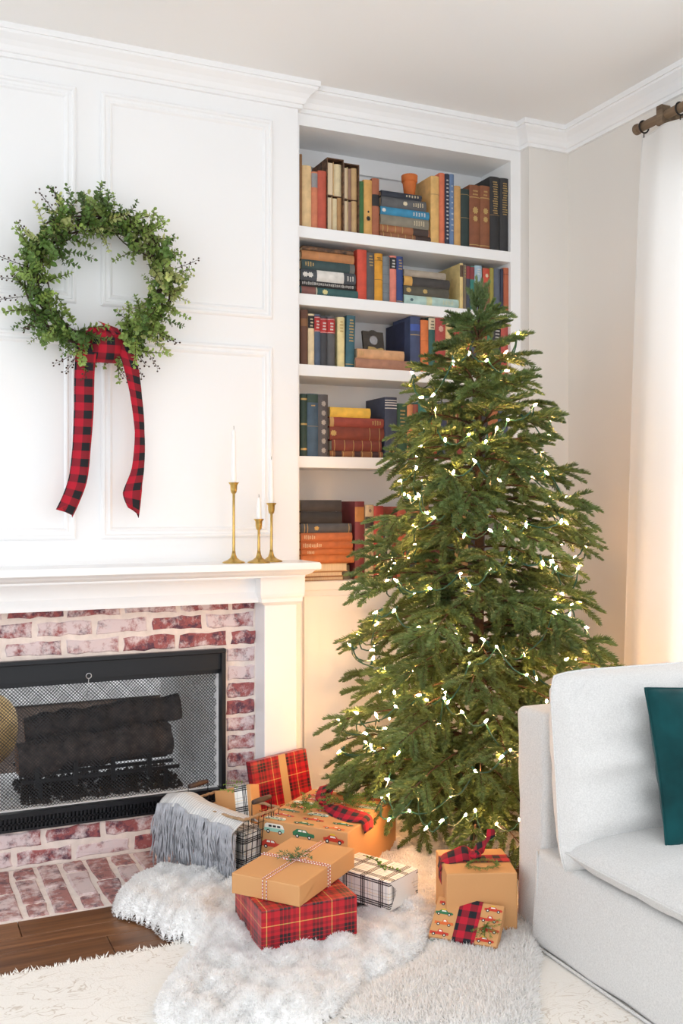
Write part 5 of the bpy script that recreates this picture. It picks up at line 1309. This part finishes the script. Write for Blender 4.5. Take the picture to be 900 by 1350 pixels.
for layer, (n_, l0, l1, oy, zo) in enumerate(((130, 0.085, 0.115, -0.005, 0.0), (120, 0.13, 0.16, 0.003, -0.02), (100, 0.17, 0.20, 0.010, -0.02))):
    for i in range(n_):
        t_ = -1 + 2 * (i + r.random()) / n_; p = drape(t_, 1.0) + Vector((0, oy, zo)); ln = r.uniform(l0, l1); pts = [p + Vector((0, 0.004, 0.012))]; x_, y_ = 0, 0
        sway = r.uniform(-0.02, 0.02) - 0.03 * max(0, -t_)
        for k in range(1, 6): pts.append(p + Vector((sway * k / 5 + 0.003 * math.sin(k * 2 + i), -0.010 * math.sin(k / 5 * 2.2) + 0.012 * (k / 5) + r.uniform(-.002, .002), -ln * k / 5)))
        for q_ in pts: q_.z = max(q_.z, 0.008)
        mb.tube(pts, [0.0030, 0.0028, 0.0026, 0.0026, 0.0024, 0.0018], 5)
tag(obj('fringe', mb, YARN, th), kind='stuff')

# ================================================================== SOFA
SX0, SYB0, SYB1, SY0, SX1 = 1.605, 2.255, 2.395, 1.40, 2.47
SZ = 0.275
sofa = thing('sofa', 'light grey linen slipcovered sofa corner on the cream rug', 'sofa', ((SX0 + SX1) / 2, (SY0 + SYB1) / 2, RT))
so = -Vector(((SX0 + SX1) / 2, (SY0 + SYB1) / 2, RT))
def sobj(name, mb, m=GREYLINEN): return obj(name, mb, m, sofa, so)
def grid_box(a, b, nx, ny, nz, rad, fn=None):
    bm = bmesh.new(); bmesh.ops.create_cube(bm, size=1)
    for v in bm.verts: v.co = Vector([(a[i] + b[i]) / 2 + v.co[i] * (b[i] - a[i]) for i in range(3)])
    bmesh.ops.bevel(bm, geom=bm.edges[:], offset=rad, segments=4, affect='EDGES', profile=0.5)
    bmesh.ops.subdivide_edges(bm, edges=[e_ for e_ in bm.edges if e_.calc_length() > 0.08], cuts=nx, use_grid_fill=True)
    if fn:
        for v in bm.verts: v.co = fn(v.co)
    mb = MB(); mb.smooth = True; mb.addbm(bm); return mb
def wob(p, amp, f): return amp * (math.sin(p.x * f + 1.3) * math.sin(p.y * f * 1.1 + p.z * f * 0.7) + 0.6 * math.sin(p.z * f * 2.1 + p.y * f * 1.7))
def skirt(p):
    q = p.copy(); k = (SZ - p.z) / SZ
    if p.x < SX0 + 0.1: q.x -= 0.012 * k + wob(p, 0.004, 13) * (0.3 + k)
    return q
sobj('base', grid_box((SX0, SY0, RT + 0.004), (SX1, SYB0 + 0.02, SZ), 6, 6, 6, 0.018, skirt))
sobj('back_panel', grid_box((SX0 + 0.015, SYB0, RT + 0.004), (SX1, SYB1, 0.645), 6, 6, 6, 0.022, lambda p: p + Vector((wob(p, 0.003, 16) + 0.01, 0.0, 0))))
mb = MB(); mb.tube([(SX0 - 0.002, SYB0 - 0.002, z_) for z_ in np.linspace(RT + 0.01, SZ, 12)], 0.003, 6); sobj('seam', mb)
mb = MB(); mb.tube([(SX0 - 0.013 , y_, RT + 0.007) for y_ in np.linspace(SY0, SYB0, 12)], 0.004, 6); sobj('hem', mb)
def pillow(w, h, t, n=34, p=2.6, pinch=0.03, wr_=0.004, seed=0, bulge=0.0, sag=0.0, rnd=0.0):
    """cushion in local x (width), z (height), y (thickness)"""
    mb = MB(); mb.smooth = True; r_ = random.Random(seed); f1, f2 = r_.uniform(12, 16), r_.uniform(7, 11)
    for s_ in (-1, 1):
        for i in range(n + 1):
            for j in range(n + 1):
                u, v = -1 + 2 * i / n, -1 + 2 * j / n
                u, v = math.sin(u * PI / 2) * 0.35 + u * 0.65, math.sin(v * PI / 2) * 0.35 + v * 0.65
                th_ = max(0.0, (1 - abs(u) ** p) * (1 - abs(v) ** p)) ** 0.5 * t / 2
                x_ = u * w / 2 * (1 - pinch * (1 - v * v)) * (1 + bulge * (1 - v * v)); z_ = v * h / 2 * (1 - pinch * (1 - u * u)) - sag * (1 - u * u) * max(v, 0)
                x_ *= 1 - rnd * v ** 6 * abs(u) ** 3; z_ *= 1 - rnd * u ** 6 * abs(v) ** 3
                wv = wr_ * (math.sin(f1 * (u * 0.5 + v) + 3 * math.sin(f2 * u * 0.4) + seed) * (1 - u * u * 0.3) * (1 - v ** 2 * 0.5) + 0.5 * math.sin(f2 * 2.3 * v - 4 * u + seed * 2)) * (th_ / (t * 0.5)) ** 1.2
                cu, cv = 1 - abs(u), 1 - abs(v); wv += wr_ * 0.9 * math.sin(26 * math.atan2(cv + 0.02, cu + 0.02)) * math.exp(-((cu * cu + cv * cv) / 0.22)) * (th_ / (t * 0.5)) ** 0.7
                mb.v.append((x_, s_ * th_ + wv, z_))
        o_ = 0 if s_ < 0 else (n + 1) ** 2
        for i in range(n):
            for j in range(n):
                a = o_ + i * (n + 1) + j; q = (a, a + n + 1, a + n + 2, a + 1); mb.face(q if s_ < 0 else q[::-1], [(0, 0)] * 4)
    edge = [i * (n + 1) for i in range(n + 1)] + [n * (n + 1) + j for j in range(1, n + 1)] + [i * (n + 1) + n for i in range(n - 1, -1, -1)] + [j for j in range(n - 1, 0, -1)]
    mb_p = MB(); mb_p.tube([mb.v[i] for i in edge], 0.0032, 6, closed=True)
    return mb, mb_p
def cushion(name, label, c, rot, w, h, t, m, cat='cushion', **k):
    o_ = thing(name, label, cat, c, rot); a, b_ = pillow(w, h, t, **k)
    ob = obj('filling', a, m, o_); obj('piping', b_, m, o_); return o_
LINEN2 = mat('pale_grey_linen', (0.72, 0.715, 0.705), 0.9, var=0.12, vscale=260, bump=0.45, bscale=520, sheen=0.2)
cushion('back_cushion', 'large plump pale grey linen cushion leaning on the sofa back', (1.930, 2.125, 0.520), (-0.10, 0, -0.02), 0.72, 0.525, 0.23, LINEN2, p=3.0, pinch=0.015, wr_=0.010, seed=3, rnd=0.05)
cushion('seat_cushion', 'grey linen seat cushion overhanging the sofa edge', (2.015, 1.735, 0.322), (PI / 2, 0, 0), 0.875, 0.80, 0.125, GREYLINEN, p=5.0, pinch=-0.005, wr_=0.004, seed=5, rnd=0.02)
cushion('throw_pillow', 'dark teal velvet pillow on the sofa at the picture edge', (1.965, 1.945, 0.552), (-0.24, 0.03, -0.03), 0.44, 0.40, 0.14, mat('teal_velvet', (0.004, 0.055, 0.060), 0.85, var=0.5, vscale=9, bump=0.4, bscale=30, spec=0.15, sheen=0.15), 'pillow', p=2.4, pinch=0.05, wr_=0.008, seed=9, rnd=0.01)

# ================================================================== CURTAIN
CURT, nt, b = _new('white_linen_curtain'); b.inputs['Base Color'].default_value = (0.93, 0.93, 0.92, 1); b.inputs['Roughness'].default_value = 0.9
tr = nt.nodes.new('ShaderNodeBsdfTranslucent'); tr.inputs['Color'].default_value = (0.93, 0.92, 0.90, 1); ms = nt.nodes.new('ShaderNodeMixShader'); ms.inputs[0].default_value = 0.45
nt.links.new(b.outputs[0], ms.inputs[1]); nt.links.new(tr.outputs[0], ms.inputs[2]); nt.links.new(ms.outputs[0], nt.nodes['Material Output'].inputs['Surface'])
RODX, RODZ = XW - 0.095, 2.612
rodw = wood_mat('weathered_wood', (0.10, 0.062, 0.035), (0.30, 0.21, 0.13), 0.7, 1)
rod = thing('curtain_rod', 'weathered wooden curtain rod on a bracket above the window', 'curtain rod', (RODX, 2.9, RODZ))
mb = MB(); mb.tube([(0, 0.0, 0), (0, -0.6, 0), (0, -1.4, 0), (0, -2.5, 0)], 0.0165, 14); obj('pole', mb, rodw, rod)
mb = MB(); mb.tube([(0, 0.012, 0), (0, 0.006, 0), (0, -0.004, 0), (0, -0.012, 0)], [0.015, 0.020, 0.020, 0.0165], 14); obj('end_cap', mb, rodw, rod)
mb = MB(); mb.cbox((-0.025, -0.155, -0.035), (0.018, -0.125, 0.035), 0.004); mb.cbox((0.01, -0.152, -0.02), (0.095, -0.128, 0.012), 0.003); obj('bracket', mb, rodw, rod)
for y_ in (-0.035, -0.22, -0.42, -0.62):
    mb = MB(); mb.tube([(0.022 * math.cos(a), y_, 0.022 * math.sin(a) - 0.003) for a in np.linspace(0, 2 * PI, 19)[:-1]], 0.0032, 6, closed=True); mb.tube([(0, y_, -0.026), (0, y_, -0.042)], 0.002, 5); obj('ring', mb, mat('dark_iron', (0.03, 0.026, 0.024), 0.5, 0.6), rod)
cur = thing('curtain', 'white linen curtain panel hanging from the wooden rod', 'curtain', (RODX, 2.6, 0))
mb = MB(); mb.smooth = True; nu, nv = 90, 30; CT = RODZ - 0.036
for i in range(nu + 1):
    u = i / nu
    for j in range(nv + 1):
        v = j / nv; z_ = 0.01 + (CT - 0.01) * v; low = (1 - v)
        yl = 2.875 + 0.125 * low ** 0.8; yr = 2.10
        y_ = yl + (yr - yl) * u
        am = (0.016 + 0.020 * low) * (0.25 + 0.75 * min(1, u * 4))
        x_ = am * math.sin(u * 2 * PI * 4.2 + 0.7 + 0.5 * low) + 0.006 * math.sin(u * 31 + 3 * v) * low
        mb.v.append((x_ - 0.01 * low, y_ - 2.6, z_))
for i in range(nu):
    for j in range(nv):
        a = i * (nv + 1) + j; mb.face((a, a + nv + 1, a + nv + 2, a + 1))
o = obj('panel', mb, CURT, cur)
mb = MB(); mb.tube([Vector(mb_v) for mb_v in [o.data.vertices[j].co for j in range(nv + 1)]], 0.0022, 5); obj('side_hem', mb, CURT, cur)
mb = MB(); mb.tube([Vector(o.data.vertices[i * (nv + 1) + nv].co) for i in range(nu + 1)], 0.003, 5); obj('heading', mb, CURT, cur)

# ================================================================== TREE
TX, TY, TZ0 = 1.862, 2.965, 0.0
tree = thing('christmas_tree', 'full green artificial christmas tree before the bookcase', 'tree', (TX, TY, TZ0))
mb = MB(); mb.tube([(0, 0, 0.02), (0, 0, 0.6), (0.004, 0, 1.2), (0.0, 0, 1.70), (0, 0, 1.86)], [0.024, 0.02, 0.015, 0.009, 0.004], 9); obj('trunk', mb, BARK, tree)
for k in range(4):
    a = PI / 4 + k * PI / 2; mb = MB(); mb.tube([(0, 0, 0.14), (0.14 * math.cos(a), 0.14 * math.sin(a), 0.05), (0.21 * math.cos(a), 0.21 * math.sin(a), 0.015)], 0.009, 6); obj('stand_leg', mb, GREEN_W, tree)
def needles_along(P0, D0, L, r, pitch=0.0026, per=7, nl=0.0200):
    """needle roots/directions along a straight-ish twig"""
    k = max(4, int(L / pitch)); t = (np.arange(k) + 0.5) / k
    T = np.repeat(t, per); n = len(T); side = np.cross(D0, [0, 0, 1.0]); side /= (np.linalg.norm(side) + 1e-9); upv = np.cross(side, D0)
    sag = np.array([0, 0, -1.0]) * 0.20 * L
    P = P0 + np.outer(T * L, D0) + np.outer(T ** 2, sag)
    a = r.uniform(0, 2 * PI, n); rad = np.outer(np.cos(a), side) + np.outer(np.sin(a) * 0.45 + 0.12, upv)
    fwd = 0.85 + 1.3 * np.maximum(0, T - 0.82) / 0.18
    D = norm(rad + D0 * fwd[:, None] + r.normal(0, .10, (n, 3)))
    env = np.minimum(1, 0.55 + T * 2.2) * (1 - 0.45 * np.maximum(0, T - 0.85) / 0.15)
    return P, D, nl * env * r.uniform(0.8, 1.15, n)
def branch_mesh(L, seed, up=0.18):
    r = np.random.default_rng(seed); Ps, Ds, Ls = [], [], []; stems = MB()
    def mainp(t): return np.array([t * L, 0.02 * L * math.sin(t * 3 + seed), up * L * t - 0.30 * L * t * t * (0.6 if L < 0.3 else 1.0)])
    pts = [mainp(t) for t in np.linspace(0, 1, 8)]
    stems.tube([Vector(p_) for p_ in pts], [0.0042 - 0.0026 * i / 7 for i in range(8)], 5)
    t0 = max(0.2, 1 - 0.42 / L) if L > 0.3 else 0.12
    # tip
    d = pts[-1] - pts[-2]; d /= np.linalg.norm(d); tl = min(0.10, L * 0.5)
    a, b_, c_ = needles_along(mainp(1) - d * tl * 0.55, d, tl, r); Ps.append(a); Ds.append(b_); Ls.append(c_)
    nt_ = max(3, int((1 - t0) * L / 0.044))
    for i in range(nt_):
        t = t0 + (0.97 - t0) * (i + 0.3 * r.random()) / nt_; p0 = mainp(t); d = mainp(min(1, t + 0.02)) - mainp(t - 0.02); d /= np.linalg.norm(d)
        side = np.cross(d, [0, 0, 1.0]); side /= np.linalg.norm(side); upv = np.cross(side, d)
        for sg in (1, -1):
            if r.random() < 0.06: continue
            ang = r.uniform(0.55, 0.95); el = r.uniform(-0.6, 0.35)
            dd = d * math.cos(ang) + (side * sg * math.cos(el) + upv * math.sin(el)) * math.sin(ang); dd /= np.linalg.norm(dd)
            tl = r.uniform(0.085, 0.140) * (1.15 - 0.45 * (t - t0) / (1 - t0 + 1e-6)) * (0.75 if L < 0.25 else 1)
            stems.tube([Vector(p0), Vector(p0 + dd * tl * 0.9 + np.array([0, 0, -0.08 * tl]))], [0.0018, 0.001], 3, cap=False)
            a, b_, c_ = needles_along(p0 + dd * tl * 0.08, dd, tl, r); Ps.append(a); Ds.append(b_); Ls.append(c_)
        if r.random() < 0.4:
            dd = d * 0.75 + upv * r.uniform(0.4, 0.8) + side * r.normal(0, .25); dd /= np.linalg.norm(dd); tl = r.uniform(0.05, 0.085)
            a, b_, c_ = needles_along(p0, dd, tl, r); Ps.append(a); Ds.append(b_); Ls.append(c_)
    P, D, Ln = np.concatenate(Ps), np.concatenate(Ds), np.concatenate(Ls)
    W = norm(np.cross(D, r.normal(0, 1, D.shape)))
    V, F = spikes(P, D, W, Ln, np.full(len(P), 0.0016))
    sv = np.array(stems.v); me = bpy.data.meshes.new('branch')
    faces = [tuple(f_) for f_ in F] + [tuple(i + len(V) for i in f_) for f_ in stems.f]
    me.from_pydata(np.concatenate([V, sv]).tolist(), [], faces); me.materials.append(GREEN_N); me.materials.append(BARK)
    mi = np.zeros(len(faces), dtype=np.int32); mi[len(F):] = 1; me.polygons.foreach_set('material_index', mi); me.update(); return me
BL = [0.12, 0.18, 0.25, 0.32, 0.40, 0.48]
BM_ = [[branch_mesh(l_, 100 + 10 * i + s_) for s_ in range(3)] for i, l_ in enumerate(BL)]
PR = [(0.16, 0.44), (0.33, 0.525), (0.465, 0.50), (0.677, 0.445), (0.863, 0.405), (1.13, 0.365), (1.396, 0.315), (1.66, 0.225), (1.78, 0.15), (1.86, 0.09), (1.90, 0.05)]
def prof_r(z): return float(np.interp(z, [p_[0] for p_ in PR], [p_[1] for p_ in PR]))
random.seed(13)
nbr = 0; ga = 0.0
zs = []
z_ = 0.13
while z_ < 1.90:
    zs.append(z_); z_ += 0.0060 + (0.015 if z_ > 1.74 else (0.0045 if z_ > 1.5 else 0.0016 * z_)) 
for z_ in zs:
    ga += 2.39996 + random.uniform(-.25, .25)
    R_ = prof_r(z_) * random.choice((0.62, 0.78, 0.86, 0.92, 0.97, 1.0, 1.04, 1.08))
    dirv = Vector((math.cos(ga), math.sin(ga)))
    if dirv.y > 0.2: R_ = min(R_, 0.43 / max(dirv.y, 0.3))
    dv = Vector((TX, TY)).normalized(); away = dirv.dot(dv)
    if away > 0.55 and random.random() < 0.45: continue
    i = min(range(len(BL)), key=lambda k: abs(BL[k] - R_ * 0.97)); sc = R_ / BL[i] / 1.0
    sc = min(max(sc, 0.75), 1.2)
    tilt_up = random.uniform(-0.02, 0.16) + 0.42 * max(0, (z_ - 1.3) / 0.6)
    if z_ < 0.30: tilt_up -= 0.05
    zz0 = z_ + 0.10 * R_ - math.tan(tilt_up) * R_ * 0.6
    link('branch', random.choice(BM_[i]), tree, (0, 0, max(0.13, zz0)), Euler((random.uniform(-.35, .35), -tilt_up, ga), 'XYZ'), (sc,) * 3); nbr += 1
# top leader with its ring of short twigs
for k in range(6):
    a = k * 1.05; link('branch', BM_[0][k % 3], tree, (0, 0, 1.79 + 0.012 * (k % 3)), Euler((0, -0.75, a), 'XYZ'), (0.85,) * 3)
lead = BM_[0][0]
for k in range(3): link('branch', BM_[0][k], tree, (0, 0, 1.845 + 0.012 * k), Euler((k * 2.1, -1.45, 0.5 + k), 'XYZ'), (1.15 - 0.2 * k, 0.5, 0.5))
# drooping front branch reaching down to the floor gifts
for px, py, zt, ln in ((536, 1128, 0.09, 0.45), (490, 1085, 0.17, 0.50), (560, 1100, 0.12, 0.46), (440, 1030, 0.28, 0.5), (628, 1100, 0.12, 0.42), (660, 1062, 0.2, 0.42)):
    tip = onZ(px, py, zt) - Vector((TX, TY, 0)); a = math.atan2(tip.y, tip.x); hd = math.hypot(tip.x, tip.y); z0_ = 0.34
    i = min(range(len(BL)), key=lambda k: abs(BL[k] - hd)); sc = hd / BL[i]
    link('branch', BM_[i][1], tree, (0, 0, z0_), Euler((0, math.atan2(z0_ - zt - 0.10 * hd, hd), a), 'XYZ'), (min(max(sc, .8), 1.25),) * 3)
# ------------------------------------------------------------------ string lights
BULB = emis('warm_bulb', (1.0, 0.51, 0.20), 160.0)
sl = thing('string_lights', 'warm white string lights on green wire wound around the tree', 'string lights', (TX, TY, 0))
bmb = MB(); bmb.lathe([(0.0030, 0), (0.0038, 0.004), (0.0034, 0.011), (0.0014, 0.017), (0.0003, 0.019)], 8); BULM = bmb.mesh('bulb', BULB)
smb = MB(); smb.lathe([(0.0036, -0.020), (0.0044, -0.015), (0.0044, 0.001)], 8); SOCM = smb.mesh('socket', GREEN_W)
random.seed(31)
NB = 330; path = []; a = 0.0; nb_ = 0
for i in range(NB):
    f_ = (i + 0.5) / NB; z_ = 0.15 + 1.72 * (1 - (1 - f_) ** 0.62)
    R_ = prof_r(min(max(z_, 0.15), 1.88)); a += 0.066 / max(R_, 0.10) * random.uniform(0.5, 1.5) + 0.02
    rr = R_ * random.uniform(0.60, 1.0); zz_ = min(1.86, max(0.15, z_ + 0.05 * math.sin(a * 3.3 + z_ * 9) + random.uniform(-0.055, 0.055)))
    y_ = rr * math.sin(a)
    if y_ > 0.45: rr *= 0.45 / y_
    p = Vector((rr * math.cos(a), rr * math.sin(a), zz_)); path.append(p)
    d = Vector((math.cos(a) * 0.6 + random.uniform(-.6, .6), math.sin(a) * 0.6 + random.uniform(-.6, .6), random.uniform(-0.9, 0.9)))
    if math.cos(a) * TX + math.sin(a) * TY > 1.4 or nb_ >= 296: continue            # the side turned to the corner carries only the wire
    nb_ += 1
    bo_ = link('bulb', BULM, sl, p, orient(d), (0.95,) * 3); link('socket', SOCM, bo_)
SEG = 66
for s_ in range(0, NB - 1, SEG):
    pts = []
    for i in range(s_, min(s_ + SEG, NB - 1)):
        p0, p1 = path[i], path[i + 1]
        for k in range(4):
            q = p0.lerp(p1, k / 4); q.z -= 0.022 * math.sin(PI * k / 4); q.x *= 1 + 0.05 * math.sin(PI * k / 4); q.y *= 1 + 0.05 * math.sin(PI * k / 4); pts.append(q)
    mb = MB(); mb.tube(pts, 0.0026, 5); obj('wire', mb, GREEN_W, sl)
